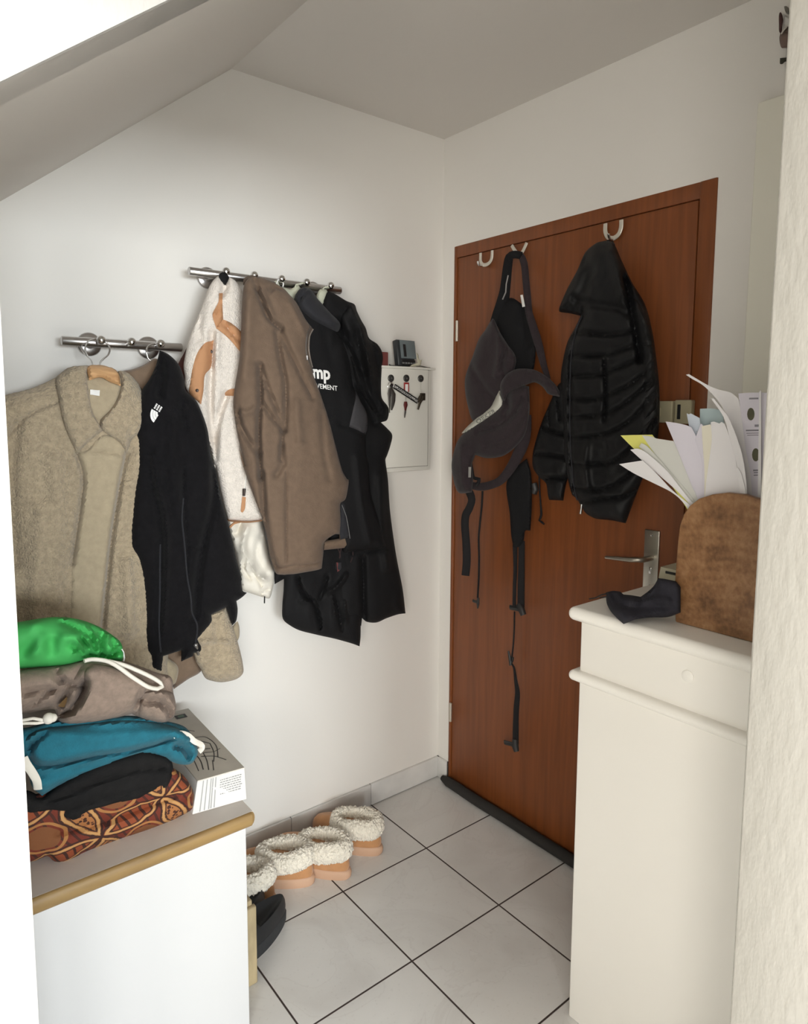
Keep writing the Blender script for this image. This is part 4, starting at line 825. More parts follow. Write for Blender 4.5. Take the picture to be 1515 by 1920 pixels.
Soft('rolled_edge', [(51, 1400), (56, 1380), (85, 1366), (165, 1358), (244, 1352), (320, 1361), (363, 1388), (345, 1393), (318, 1387), (290, 1397), (240, 1409), (180, 1418), (110, 1434), (72, 1435), (57, 1421)], Y, pileY-.02, M_teal, t, Tf=.020, Tb=.01, R=.016, base=te, lift=.001, wr=(.003, 14, 14), step=.006, folds=[([(85, 1378), (70, 1390), (62, 1405)], .006, -.006)])
def tape(pts, w):
    P = [on(*p, Y, pileY-.02)+te.n*d for p, d in pts]
    MB().tube(spline(P, .006, False), w, 12, flat=((-.35, -.75, .55), .18)).out('tape', M_cotton, t, label='white tape')
tape([((320, 1381), .052), ((334, 1376), .050), ((348, 1380), .045), ((360, 1390), .040), ((373, 1396), .03), ((377, 1402), .02), ((372, 1409), .012)], .006)
tape([((48, 1420), .05), ((54, 1432), .052), ((64, 1447), .052), ((72, 1462), .05), ((74, 1478), .045)], .0075)
M_hood = mat('taupe_sweat_fleece', (.235, .175, .138), .95, bump=(280, .6), var=.14, vscale=90, sheen=.05)
t = thing('hoodie', 'crumpled taupe hoodie with a white drawcord under the green bag', 'hoodie', (-1.3, pileY, BZ+.2), 'clothes piled on the low cabinet')
ho = Soft('cloth', [(-60, 1270), (40, 1256), (99, 1249), (150, 1240), (165, 1236), (231, 1240), (297, 1262), (321, 1270), (325, 1298), (330, 1328), (322, 1348), (297, 1354), (254, 1342), (244, 1338), (185, 1352), (132, 1357), (110, 1350), (100, 1330), (47, 1338), (-60, 1350)], Y, pileY-.03, M_hood, t, Tf=.05, Tb=.11, R=.038, Rb=.05, wr=(.005, 16, 16), step=.006,
          folds=[(zz(20, 1120, .1584, [(870, 1010), (865, 1080), (800, 1240), (720, 1340), (600, 1400)]), .007, -.028), (zz(20, 1120, .1584, [(600, 985), (720, 1030), (860, 1060)]), .006, -.016), (zz(20, 1120, .1584, [(560, 800), (555, 950), (600, 990)]), .006, -.010), (zz(20, 1120, .1584, [(200, 1130), (350, 1100), (500, 1090), (640, 1070)]), .007, -.012), (zz(20, 1120, .1584, [(230, 1310), (380, 1180), (480, 1110)]), .006, -.010),
                 (zz(20, 1120, .1584, [(640, 1150), (600, 1240), (560, 1300), (450, 1340)]), .010, -.026), (zz(20, 1120, .1584, [(840, 830), (780, 900), (760, 960)]), .006, -.008), (zz(0, 1100, .33, [(780, 600), (770, 660), (740, 720)]), .006, -.014), (zz(0, 1100, .33, [(780, 640), (880, 640), (950, 700), (955, 745)]), .007, -.016), (zz(0, 1100, .33, [(500, 500), (600, 560), (760, 590)]), .02, .010), (zz(0, 1100, .33, [(900, 490), (930, 560), (975, 620)]), .010, -.008)])
Soft('hood', [(157, 1282), (160, 1258), (178, 1247), (226, 1256), (275, 1282), (262, 1310), (256, 1332), (244, 1339), (185, 1353), (132, 1358), (110, 1351), (108, 1342), (128, 1332), (145, 1312), (154, 1294)], Y, pileY-.03, M_hood, t, Tf=.024, Tb=.01, R=.02, base=ho, lift=.002, wr=(.003, 16, 16), step=.006, folds=[(zz(0, 1100, .33, [(560, 520), (640, 580), (760, 600)]), .012, -.004)])
Soft('sleeve', [(258, 1322), (266, 1300), (290, 1294), (322, 1300), (330, 1328), (322, 1349), (297, 1355), (262, 1344)], Y, pileY-.03, M_hood, t, Tf=.014, Tb=.01, R=.014, base=ho, lift=.001, wr=(.003, 16, 16), step=.006, folds=[([(268, 1318), (295, 1318), (314, 1332), (318, 1346)], .006, -.010)])
cl = ho.line(zz(0, 1100, .33, [(478, 428), (520, 418), (600, 428), (660, 460), (740, 520), (820, 570), (875, 582), (903, 570), (895, 548), (840, 515), (760, 478), (690, 450), (610, 430)]), up=.026)
MB().tube(cl, .0042, 10).out('drawcord', M_cotton, t, label='white flat drawcord')
cl = ho.line([(46, 1352), (60, 1349), (78, 1351), (90, 1349)], up=.004)
dr = MB().tube([on(20, 1352, Y, pileY-.08), on(46, 1350, Y, pileY-.085), on(62, 1347, Y, pileY-.09), on(80, 1350, Y, pileY-.09)], .003, 8).tube([on(20, 1358, Y, pileY-.08), on(50, 1356, Y, pileY-.085), on(70, 1356, Y, pileY-.09), on(86, 1353, Y, pileY-.09)], .003, 8)
dr.ball(on(91, 1347, Y, pileY-.09), .0105).ball(on(99, 1346, Y, pileY-.09), .008); dr.out('knotted_cord', M_cotton, t, label='knotted end of the white drawcord')
Soft('inner_tag', zz(20, 1120, .1584, [(600, 1240), (660, 1180), (710, 1230), (690, 1290), (610, 1300), (560, 1290)]), Y, pileY-.055, mat('ochre_tag', (.12, .065, .02), .9), t, Tf=.004, Tb=.004, R=.008, wr=(0, 1, 1), label='ochre patch inside a fold')
M_green = mat('green_nylon', (.060, .40, .10), .68, spec=.25, bump=(30, .25), var=.08, vscale=12, dist=.004)
t = thing('drawstring_bag', 'bright green gathered bag on top of the pile of clothes', 'bag', (-1.4, pileY, BZ+.3), 'clothes piled on the low cabinet')
gz = lambda *p: zz(20, 1120, .1584, p)
gb = Soft('pouch', [(-70, 1200), (-30, 1172), (36, 1166), (60, 1162), (99, 1157), (142, 1160), (181, 1173), (211, 1191), (227, 1206), (232, 1228), (229, 1239), (200, 1241), (150, 1241), (130, 1248), (80, 1251), (38, 1254), (-60, 1262)], Y, pileY-.02, M_green, t, Tf=.06, Tb=.10, R=.045, Rb=.06, wr=(.005, 18, 14), step=.005,
          folds=[(gz((930, 320), (1020, 450), (1070, 600), (1060, 720)), .005, -.016), (gz((1100, 440), (1090, 600), (1075, 720)), .005, -.010), (gz((1210, 460), (1190, 600), (1120, 740)), .005, -.016), (gz((1290, 560), (1230, 660), (1150, 740)), .005, -.010), (gz((820, 480), (900, 600), (980, 720)), .005, -.016), (gz((700, 560), (830, 650), (920, 730)), .006, -.010), (gz((800, 690), (880, 740)), .006, -.012), (gz((600, 290), (780, 380), (920, 460), (1000, 600)), .006, -.010),
                 (gz((300, 330), (330, 480), (310, 640)), .014, .010), (gz((480, 540), (490, 640)), .01, -.008), (gz((640, 480), (780, 500), (860, 620)), .014, .010), (gz((130, 640), (250, 560), (330, 420)), .012, -.008), (gz((980, 380), (1060, 520)), .006, .008), (gz((1150, 460), (1150, 600)), .006, .007)]+[(gz((1060+math.cos(q)*60, 740-math.sin(q)*40), (1060+math.cos(q)*(190+40*math.sin(q*7)), 740-math.sin(q)*(170+30*math.sin(q*5))), (1060+math.cos(q)*320, 735-math.sin(q)*300)), .0045, -.010 if k % 2 else .007) for k, q in enumerate(np.linspace(.25, 2.9, 15))])
MB().tube([on(*gz(q)[0], Y, pileY-.03) for q in ((1305, 600), (1335, 650), (1345, 720), (1335, 760))], .0016, 6).out('drawstring', M_white, t)

# ------------------------------------------------------------------ pine board and shoes
bx1, bby = -1.02, -.465
bz = on(478, 1692, Y, bby)[2]
o = MB().box((-1.075, bby, .001), (bx1, bby+.016, bz-.012), bev=.004).box((-1.09, bby+.012, bz-.05), (bx1-.006, bby+.045, bz), bev=.004).out('crate', mat('raw_pine', (.41, .325, .19), .6, var=.25, vscale=30, stretch=(1, 1, .3)))
tag(o, 'pale pine crate on the tiles beside the low white cabinet', 'crate')
bm_ = None
M_suede = mat('tan_suede', (.46, .225, .095), .9, bump=(300, .4), var=.1, vscale=25, sheen=.3)
M_sole = mat('pale_tan_sole', (.52, .325, .215), .7, bump=(200, .15))
M_fur = mat('cream_shearling', (.80, .74, .63), .95, bump=(160, 1.), sheen=.3, dist=.006, var=.06, vscale=60)
M_insole = mat('brown_insole', (.20, .10, .045), .95, bump=(260, .5))
def foot_outline(L, W, n=44):
    """shoe sole seen from above, toe at +y"""
    P = []
    for i in range(n):
        a = 2*math.pi*i/n; y = math.cos(a)*L/2; k = (y/L+.5)
        w = W/2*(.80+.28*math.sin(math.pi*min(1, k*.95))**1.2) if k < .99 else W/2
        P.append((math.copysign(abs(math.sin(a))**.85, math.sin(a))*w*.95+.006*math.sin(math.pi*k), y))
    return P
def stack(mb, rings):
    n = len(rings[0]); k = len(mb.v); V = [p for r in rings for p in r]; Fc = []
    for j in range(len(rings)-1):
        for i in range(n): Fc.append([j*n+i, j*n+(i+1) % n, (j+1)*n+(i+1) % n, (j+1)*n+i])
    Fc += [list(range(n))[::-1], [(len(rings)-1)*n+i for i in range(n)]]
    mb.add(V, Fc); return mb
def slipper(label, loc, rot, L=.255, W=.10, seed=1):
    t = thing('slipper', label, 'slipper', (0, 0, 0), 'shearling slippers on the floor')
    fo = foot_outline(L, W)
    def ring(s, z, sy=None): return [(x*s, y*(sy or s), z) for x, y in fo]
    stack(MB(), [ring(.96, 0), ring(1., .006), ring(1.01, .02), ring(.985, .028), ring(.95, .03)]).out('sole', M_sole, t)
    # suede upper: low wall all round, closed vamp at the toe
    up_ = MB(); n = len(fo); rings = []
    for z, s in ((.028, .94), (.036, .965), (.05, .96), (.066, .93), (.078, .86)):
        rings.append([(x*s, y*s, z+(.012*max(0, y/L+.1)*0)) for x, y in fo])
    for k in range(1, 7):
        q = k/6; rings.append([(x*.86*(1-q), (y*.86)*(1-q)+.045*q, .078+.014*math.sin(q*1.57)) for x, y in fo])
    stack(up_, rings).out('upper', M_suede, t)
    # shearling collar: a fat lumpy ring round the opening
    m_ = 150; n_ = 44; P = []; R = []
    for i in range(m_):
        a = 2*math.pi*i/m_; y = -L/2+.094+math.cos(a)*.072; x = math.sin(a)*.043
        P.append((x, y, .086+.006*math.cos(a+math.pi)+.003*math.sin(3*a+seed))); R.append(.0245)
    cm = MB().tube(P, R, n_, closed=True)
    V = np.array(cm.v); nV = []
    for i, p in enumerate(V):
        c_ = np.array(P[i//n_]); d = p-c_; l = np.linalg.norm(d); d /= l
        b_ = MN.noise((p[0]*130+seed*7, p[1]*130, p[2]*130))*.6+MN.noise((p[0]*300, p[1]*300+seed, p[2]*300))*.75+MN.noise((p[0]*550, p[1]*550+seed, p[2]*550))*.45
        q = c_+d*(l*(1+.22*b_)); q[2] = c_[2]+(q[2]-c_[2])*1.28
        nV.append(q)
    cm.v = [tuple(p) for p in nV]; cm.out('shearling_collar', M_fur, t, label='cream shearling collar')
    MB().box((-.03, -L/2+.03, .060), (.03, -L/2+.15, .082), bev=.008, seg=3).out('insole', M_insole, t)
    t.location = loc; t.rotation_euler = (0, 0, rot); return t
slipper('rightmost tan shearling slipper, nearest the brown door', (-.532, -.140, 0), math.radians(29), L=.265, W=.105, seed=1)
slipper('tan shearling slipper second from the door, heel out on the tile joint', (-.680, -.166, 0), math.radians(28), L=.275, W=.105, seed=2)
slipper('cream-topped slipper lying behind the one by the crate', (-.80, -.145, 0), math.radians(42), L=.25, seed=3)
slipper('leftmost shearling slipper, half hidden by the white cabinet', (-.945, -.165, 0), math.radians(50), L=.245, seed=4)
M_clog = mat('black_foam', (.014, .0145, .016), .5, spec=.4)
def clog(label, loc, rot, L=.25, W=.1):
    t = thing('clog', label, 'clog', (0, 0, 0), 'black clogs on the floor')
    fo = foot_outline(L, W)
    def r_(s, z, lift=0.): return [(x*s, y*s, z+lift*max(0, -(y/L)-.2)) for x, y in fo]
    stack(MB(), [r_(.95, 0), r_(1., .008), r_(1.01, .03), r_(.98, .036)]).out('sole', mat('black_sole', (.022, .023, .025), .8, bump=(120, .4)), t)
    u = MB(); rings = [r_(.97, .034)]
    rings += [r_(.985, .05), r_(.96, .068), r_(.90, .082)]
    for k in range(1, 7):
        q = k/6; rings.append([(x*.90*(1-.97*q), y*.90*(1-.97*q)+.03*q, .082-.030*math.sin(q*1.57)*(1 if y < .02 else -.6)) for x, y in fo])
    stack(u, rings).out('upper', M_clog, t)
    t.location = loc; t.rotation_euler = (0, 0, rot); return t
clog('black clog with its heel towards the room, in front of the other clog', (-.962, -.352, 0), math.radians(113), L=.225, W=.076)
clog('black clog tucked behind its pair and the pine crate', (-.992, -.288, 0), math.radians(115), L=.225, W=.076)

# ------------------------------------------------------------------ key box on the back wall
ky = -.085
ka = on(812, 690, Y, ky); kb = on(800, 882, Y, ky); kl = -.375
t = thing('key_box', 'white key box with magnets on the wall beside the door', 'key box', ((kl+ka[0])/2, 0, kb[2]))
z1, z0, x1 = ka[2], kb[2], ka[0]+.004
M_kb = mat('offwhite_box', (.76, .74, .68), .5, bump=(60, .03))
MB().box((kl, 0, z0), (x1, ky+.014, z1-.008), bev=.003).out('case', M_kb, t)
MB().box((kl-.004, -.001, z1-.008), (x1+.006, ky-.004, z1), bev=.002).out('lid', M_kb, t)
dx1 = on(803, 760, Y, ky)[0]
dz0 = on(800, 873, Y, ky)[2]
MB().box((kl+.006, ky+.0155, dz0), (dx1, ky, on(805, 694, Y, ky)[2]), bev=.002).out('door_panel', M_kb, t)
MB().box((kl+.005, ky+.016, dz0-.0012), (dx1+.0012, ky+.002, z1-.0085)).out('shadow_gap', mat('gap_brown', (.12, .10, .08), .9), t, smooth=False)
K7 = lambda *p: zz(700, 620, .1407, p)
M_mag = mat('dark_magnet', (.10, .095, .09), .35, metal=.6)
mg = []
for c, lb in (((230, 635), 'round grey magnet at the left, holding the keyring'), ((435, 635), 'round grey magnet in the middle, above the red fob'), ((627, 638), 'round grey magnet at the right, with nothing red on it')):
    p = on(*K7(c)[0], Y, ky)
    o = MB().lathe((p[0], ky+.0005, p[2]), (0, -1, 0), [(0, .0125), (.004, .0125), (.0055, .0105), (.0055, .004), (.009, .003), (.010, .001)], 22).out('magnet', M_mag)
    tag(o, lb, 'magnet', 'magnets on the key box'); mg.append(p)
yk = ky-.010
def kp(a, b, d=0.): return on(*K7((a, b))[0], Y, yk-d)
M_key = mat('worn_key_steel', (.30, .28, .26), .35, metal=.9)
k1 = thing('keyring', 'bunch of grey keys under the left magnet', 'keys', kp(230, 700))
MB().tube([kp(230+38*math.cos(a), 740+55*math.sin(a)) for a in np.linspace(0, 6.283, 20)[:-1]], .0013, 6, closed=True).out('ring', M_chrome, k1)
def key(par, pts, m, w, name='key'):
    P = [kp(*p) for p in pts]; return MB().tube(P, w, 10, flat=((0, 1, 0), .3)).out(name, m, par)
key(k1, [(245, 750), (225, 790), (215, 840), (212, 900), (214, 1000)], M_key, [.004, .008, .009, .005, .003])
key(k1, [(230, 810), (215, 860), (216, 905), (216, 1000), (215, 1095)], M_chrome, [.005, .008, .003, .0022, .0016])
key(k1, [(240, 780), (262, 850), (262, 930), (250, 1000), (242, 1060)], M_key, [.006, .011, .010, .008, .003])
key(k1, [(225, 715), (245, 735), (262, 745)], M_chrome, [.006, .008, .006], 'key_tag')
k2 = thing('lanyard', 'black and white lettered strap clipped across the key box', 'lanyard', kp(440, 860))
M_lan = mat('lanyard_white', (.55, .54, .53), .7)
def strip3(a, b, w, m, nm, d=0., lo=-1, hi=1):
    P0, P1 = kp(*a, d), kp(*b, d); e = P1-P0; e /= np.linalg.norm(e); nn = np.array([e[2], 0, -e[0]])
    if nn[2] < 0: nn = -nn
    return MB().prism([P0+nn*w*lo, P1+nn*w*lo, P1+nn*w*hi, P0+nn*w*hi], (0, -.0014, 0)).out(nm, m, k2, smooth=False)
strip3((278, 740), (590, 945), .0085, M_blackpl, 'strap', .004)
strip3((285, 745), (585, 942), .0085, M_lan, 'white_stripe', .0056, -.42, .5)
V, Fc = text_polys('CARAVANSALON', .02); V = V/V[:, 0].max(); P0, P1 = kp(290, 762, .0072), kp(580, 952, .0072); e = P1-P0
nn = np.array([-e[2], 0, e[0]]); nn *= np.sign(nn[2])
mesh('lettering', [P0+e*v[0]+nn*v[1]*1.1 for v in V], Fc, M_blackpl, k2, False)
k2c = MB().tube([kp(590, 945, .004), kp(625, 900, .004), kp(645, 850, .004)], [.006, .009, .006], 8, flat=((0, 1, 0), .5)).tube([kp(660, 880, .004), kp(620, 960, .004), kp(595, 1050, .004)], [.009, .006, .004], 8, flat=((0, 1, 0), .5)).out('clip', mat('dark_bronze', (.07, .055, .04), .45, metal=.6), k2)
k3 = thing('key_fob', 'red key fob with a small key below the middle magnet', 'keys', kp(437, 740))
M_redf = mat('red_plastic', (.34, .03, .03), .4)
MB().box(kp(405, 690), kp(470, 715)+np.array([0, -.003, 0]), bev=.001).box(kp(405, 700), kp(418, 815)+np.array([0, -.003, 0]), bev=.0008).box(kp(458, 700), kp(470, 815)+np.array([0, -.003, 0]), bev=.0008).out('frame', M_redf, k3)
MB().box(kp(417, 712), kp(459, 810)+np.array([0, -.002, 0])).out('paper_insert', M_white, k3, smooth=False)
MB().tube([kp(437, 812), kp(433, 880), kp(432, 950)], .0009, 6).out('ring', M_chrome, k3)
key(k3, [(430, 945), (430, 990), (428, 1035), (426, 1080), (417, 1160)], mat('dark_red_key', (.12, .02, .02), .5), [.006, .009, .005, .003, .002]); 
key(k3, [(428, 1030), (425, 1090), (415, 1160)], M_key, [.0034, .004, .002], 'key_blade')
k4 = thing('key_fob', 'dark fob hanging by a thread below the right magnet', 'keys', kp(650, 880))
MB().tube([kp(630, 690), kp(632, 760), kp(640, 830)], .0007, 6).out('thread', mat('pale_thread', (.6, .58, .52), .8), k4)
MB().box(kp(618, 832, -.001), kp(682, 930)+np.array([0, -.006, 0]), bev=.002).out('fob', mat('dark_bronze', (.07, .055, .04), .45, metal=.6), k4)
# on top of it
dv_a = on(737, 634, Y, -.05); dv_b = on(781, 682, Y, -.05)
t = thing('handheld_device', 'blue-grey device leaning on the wall on the key box', 'device', (dv_a[0], -.05, z1))
R3 = Matrix.Rotation(math.radians(-10), 3, 'X')
cx, cz = (dv_a[0]+dv_b[0])/2, z1+.047
MB().box((cx-.040, -.058, cz-.045), (cx+.036, -.034, cz+.047), bev=.004, rot=R3).out('body', mat('dark_case', (.035, .038, .042), .4), t)
MB().box((cx-.030, -.0650, cz-.018), (cx+.036, -.0600, cz+.046), bev=.001, rot=R3).out('screen', mat('bluegrey_glass', (.155, .185, .195), .3), t)
MB().box((cx-.020, -.0685, cz-.012), (cx-.009, -.0655, cz+.032), bev=.001, rot=R3).out('screen_mark', M_blackpl, t)
bt = MB()
for i in range(5): bt.box((cx-.025+i*.012, -.0700, cz-.038), (cx-.017+i*.012, -.0675, cz-.033), bev=.0008)
b0 = MB()
b0.box((cx-.028, -.0675, cz-.042), (cx+.034, -.0640, cz-.022), bev=.001).out('keypad', M_blackpl, t)
for i in range(5): MB().box((cx-.025+i*.012, -.0700, cz-.036), (cx-.017+i*.012, -.0665, cz-.031), bev=.0008).out('key', mat('grey_key', (.2, .2, .2), .5), t)
pa = on(718, 660, Y, -.05); pb2 = on(726, 684, Y, -.05)
o = MB().box((pa[0]-.03, -.03, z1), (pb2[0]+.001, -.055, pa[2]), bev=.002).out('card_box', mat('dull_red_card', (.20, .055, .05), .6)); tag(o, 'small dull red packet on the key box beside the dark sleeve', 'packet')
o = MB().tube(spline([on(700+.1407*a, 620+.1407*b, Y, -.055) for a, b in ((185, 415), (200, 432), (240, 440), (290, 443))], .004, False), [.003]*40, 8, flat=((0, 0, 1), .5)) if False else MB().tube(list(spline([np.array([pb2[0]+.004, -.055, z1+.006]), np.array([pb2[0]+.010, -.058, z1+.003]), np.array([cx-.045, -.064, z1+.0025])], .004, False)), .0022, 8).out('cable_end', M_blackpl); tag(o, 'short black cable end between the red packet and the device', 'cable')
fx = [(575, 270), (600, 300), (610, 360), (640, 370), (655, 350), (640, 400), (630, 440), (560, 455), (480, 460), (520, 430), (590, 410), (580, 350)]
o = Soft('paper_scrap', K7(*fx), Y, -.075, mat('yellowed_paper', (.50, .47, .36), .8), None, Tf=.004, Tb=.004, R=.006, wr=(.002, 40, 40), step=.004).o
V = [v.co.z for v in o.data.vertices]; o.location.z += (z1+.0005)-(o.location.z+min(V))
tag(o, 'crumpled yellowed paper in front of the device on the key box', 'paper')
o = MB().tube(list(spline([np.array([ka[0]-.055, -.05, z1+.007]), np.array([ka[0]-.03, -.055, z1+.006]), np.array([ka[0]-.005, -.06, z1+.002]), np.array([ka[0]+.006, -.062, z1+.0015])], .004, False)), .0022, 8).out('pencil', mat('grey_pencil', (.10, .09, .08), .6)); tag(o, 'thin dark pencil at the right end of the key box top', 'pencil')

# ------------------------------------------------------------------ tall cream cabinet on the right
HX, HY = -.47, -1.018
ztop = 1.0215; zlow = .99
t = thing('sideboard', 'cream lacquered cabinet with two rounded mouldings right of the door', 'cabinet', (-.25, -1.25, 0))
yend = yr-.0+.004
MB().box((HX, HY, 0), (-.035, yend, zlow+.002), bev=.004).out('body', M_lac, t)
def bull(z0_, z1_, out_, nm):
    m_ = MB().box((HX-out_, HY+out_, z0_), (-.033, yend, z1_), bev=(z1_-z0_)*.49, seg=6); return m_.out(nm, M_lac, t)
bull(zlow, ztop, .024, 'top'); bull(.848, .872, .02, 'moulding')
kp_ = on(1290, 1268, X, HX); MB().lathe((HX+.001, kp_[1], kp_[2]), (-1, 0, 0), [(0, .0125), (.003, .0125), (.0045, .010), (.005, .002)], 20).out('knob_plug', M_lac, t)
# ---- letter rack
RX = -.405; f0 = on(1262, 1168, Z, ztop)[1]
t = thing('letter_rack', 'brown wooden letter rack with arched panels on the cream cabinet', 'letter rack', (RX+.05, -1.31, ztop))
def arch(x0_, th, nm, y0_=f0, y1_=-1.435):
    pts = [(y0_, ztop+.0005)]
    L0 = [on(*p, X, RX) for p in ((1264, 1100), (1270, 1020), (1274, 985), (1281, 965), (1293, 948), (1310, 935), (1335, 927), (1362, 924))]
    pts += [(p[1], p[2]) for p in L0]; zt_ = L0[-1][2]+.001; ym = (y0_+y1_)/2
    pts += [(y1_+(y0_-p[1]) , p[2]) for p in L0[::-1]]+[(y1_, ztop+.0005)]
    m_ = MB().prism([(x0_, a, b) for a, b in pts], (th, 0, 0))
    o = m_.out(nm, M_acacia, t, smooth=False)
    md = o.modifiers.new('b', 'BEVEL'); md.width = .003; md.segments = 3; md.limit_method = 'ANGLE'; md.angle_limit = math.radians(50)
    return o
arch(RX, .018, 'front_panel'); arch(RX+.105, .018, 'rear_panel')
MB().box((RX+.018, f0-.006, ztop+.0005), (RX+.105, -1.429, ztop+.018), bev=.001).out('rack_base', M_acacia, t)
# ---- papers
Zr = lambda *p: zz(1150, 690, .1914, p)
M_pap = mat('white_paper', (.76, .74, .75), .75, bump=(20, .1)); M_papc = mat('cream_paper', (.76, .72, .60), .75); M_papg = mat('greyish_paper', (.62, .62, .58), .75); M_papl = mat('lilac_paper', (.66, .63, .70), .75); M_papy = mat('yellow_note_paper', (.72, .70, .18), .75); M_papb = mat('pale_blue_card', (.42, .52, .54), .6)
def paper(nm, lb, px, val, m, bend=0., cat='paper', th=.0012, grp='papers in the letter rack'):
    P = np.array([on(*p, X, val)[1:] for p in px]); zb = ztop+.03
    def curl(uv): return bend*np.clip((uv[:, 1]-1.30)/.22, 0, 1.5)**2
    s = Soft(nm, px, X, val, m, None, Tf=th, Tb=th, R=.003, wr=(.0006, 12, 6), step=.008, nrm=(-1, 0, 0), curl=curl, corner=35)
    tag(s.o, lb, cat, grp); return s
bot = 1010
paper('paper_sheet', 'white sheet fanned furthest left, nearest the room', Zr((60, 942), (165, 925), (290, 905), (420, 1030), (560, 1180), (700, 1300), (830, 1400), (860, 1600), (800, 1620), (740, 1400), (660, 1290), (560, 1210), (400, 1130), (200, 1030)), -.372, M_pap, .02)
paper('folded_letter', 'folded white letter above the lowest fanned sheet', Zr((172, 800), (250, 790), (330, 830), (520, 1000), (640, 1150), (760, 1300), (860, 1400), (900, 1600), (840, 1620), (790, 1400), (650, 1230), (450, 1050), (280, 900)), -.366, M_pap, .016)
paper('grey_letter', 'greyish letter behind the yellow note', Zr((280, 735), (330, 760), (430, 870), (560, 1020), (700, 1180), (820, 1350), (900, 1600), (860, 1620), (770, 1360), (600, 1130), (400, 900), (255, 770)), -.360, M_papg, .010)
paper('yellow_note', 'yellow note with faint printed lines, top of the left fan', Zr((75, 660), (200, 656), (385, 653), (420, 700), (560, 900), (700, 1150), (860, 1500), (820, 1550), (640, 1250), (420, 960), (205, 790)), -.353, M_papy, .006)
paper('pale_folder', 'pale grey-green folded sheet standing beside the yellow note', Zr((282, 660), (380, 672), (420, 690), (590, 716), (660, 850), (760, 1080), (850, 1300), (900, 1600), (850, 1600), (760, 1330), (600, 1100), (420, 860)), -.357, M_papg, .0)
paper('lilac_envelope', 'lilac-white envelope standing tall left of the middle', Zr((517, 524), (600, 535), (700, 555), (770, 580), (850, 760), (880, 1000), (900, 1300), (900, 1600), (830, 1600), (835, 1320), (760, 1130), (650, 850)), -.363, M_papl, .004)
paper('blue_edged_letter', 'thin pale letter with a grey window beside the lilac envelope', Zr((725, 444), (745, 455), (765, 445), (850, 490), (870, 700), (890, 1000), (890, 1600), (850, 1600), (840, 1100), (800, 850), (760, 650)), -.35, mat('bluish_paper', (.55, .60, .68), .7), .004)
paper('pale_card', 'pale blue-green card behind the cream folds', Zr((850, 400), (940, 396), (1010, 402), (1070, 420), (1090, 600), (1090, 1000), (1080, 1600), (880, 1600), (860, 900), (850, 600)), -.335, M_papb, .0)
paper('white_letter', 'white letter with a torn flap in front of the pale card', Zr((858, 545), (880, 560), (890, 700), (900, 900), (900, 1200), (890, 1600), (845, 1600), (870, 1150), (870, 920), (800, 700)), -.368, M_papl, .0)
paper('cream_letter', 'cream folded letter upright in the middle', Zr((865, 570), (950, 552), (970, 600), (975, 800), (960, 1000), (940, 1600), (890, 1600), (893, 1000), (880, 800)), -.374, M_papc, .0)
paper('rolled_letter', 'white rolled letter beside the cream one, shaded towards the right', Zr((955, 530), (985, 525), (1040, 545), (1060, 528), (1090, 545), (1130, 650), (1180, 800), (1215, 1000), (1250, 1300), (1240, 1600), (890, 1600), (905, 1180), (940, 900), (965, 700)), -.380, M_pap, .0)
paper('bent_sheet', 'long white sheet curling left at the top', Zr((712, 66), (740, 60), (790, 90), (920, 165), (1040, 215), (1150, 240), (1225, 300), (1280, 560), (1320, 850), (1370, 1250), (1350, 1600), (1270, 1600), (1280, 1200), (1240, 900), (1150, 600), (1090, 420), (1000, 290), (880, 170), (770, 105)), -.345, M_pap, .0)
paper('flyer', 'narrow pale flyer leaning beside the long curled sheet', Zr((960, 300), (985, 296), (1080, 420), (1115, 460), (1180, 600), (1250, 800), (1290, 1000), (1310, 1250), (1300, 1600), (1260, 1600), (1270, 1230), (1220, 980), (1140, 680), (1080, 480)), -.385, M_pap, .0)
paper('short_slip', 'short white slip low on the right of the rack', Zr((1200, 985), (1222, 975), (1260, 1050), (1300, 1250), (1300, 1600), (1240, 1600), (1240, 1200)), -.388, M_pap, .0)
br = paper('brochure', 'printed brochure with small dark pictures at the right of the rack', Zr((1225, 250), (1300, 243), (1430, 240), (1520, 243), (1530, 700), (1530, 1600), (1370, 1600), (1350, 1100), (1300, 800), (1260, 500)), -.35, M_papl, .0)
M_pic = mat('olive_picture', (.09, .085, .045), .6)
for c, rx, ry in (((1352, 452), 36, 62), ((1400, 850), 36, 65)):
    pts = [(c[0]+rx*math.cos(a), c[1]+ry*math.sin(a)) for a in np.linspace(0, 6.283, 15)[:-1]]
    Soft('picture', Zr(*pts), X, -.35, M_pic, br.o, Tf=.0004, Tb=.0006, R=.002, base=br, lift=.0006, wr=(0, 1, 1))
bl = []
for (xa, xb, ya, h) in ((1335, 1425, 292, 16), (1390, 1430, 555, 22), (1305, 1430, 605, 14), (1310, 1430, 635, 7), (1318, 1430, 655, 7), (1375, 1430, 995, 16), (1380, 1430, 1020, 10), (1380, 1430, 1045, 10)):
    Soft('print_line', Zr((xa, ya), (xb, ya-2), (xb, ya+h-2), (xa, ya+h)), X, -.35, mat('soft_ink', (.22, .21, .24), .7), br.o, Tf=.0003, Tb=.0005, R=.002, base=br, lift=.0006, wr=(0, 1, 1))
paper('card_edge', 'stiff white card standing edge-on against the wall end', Zr((1432, 222), (1448, 222), (1448, 1600), (1412, 1600), (1420, 900)), -.36, M_pap, .0)
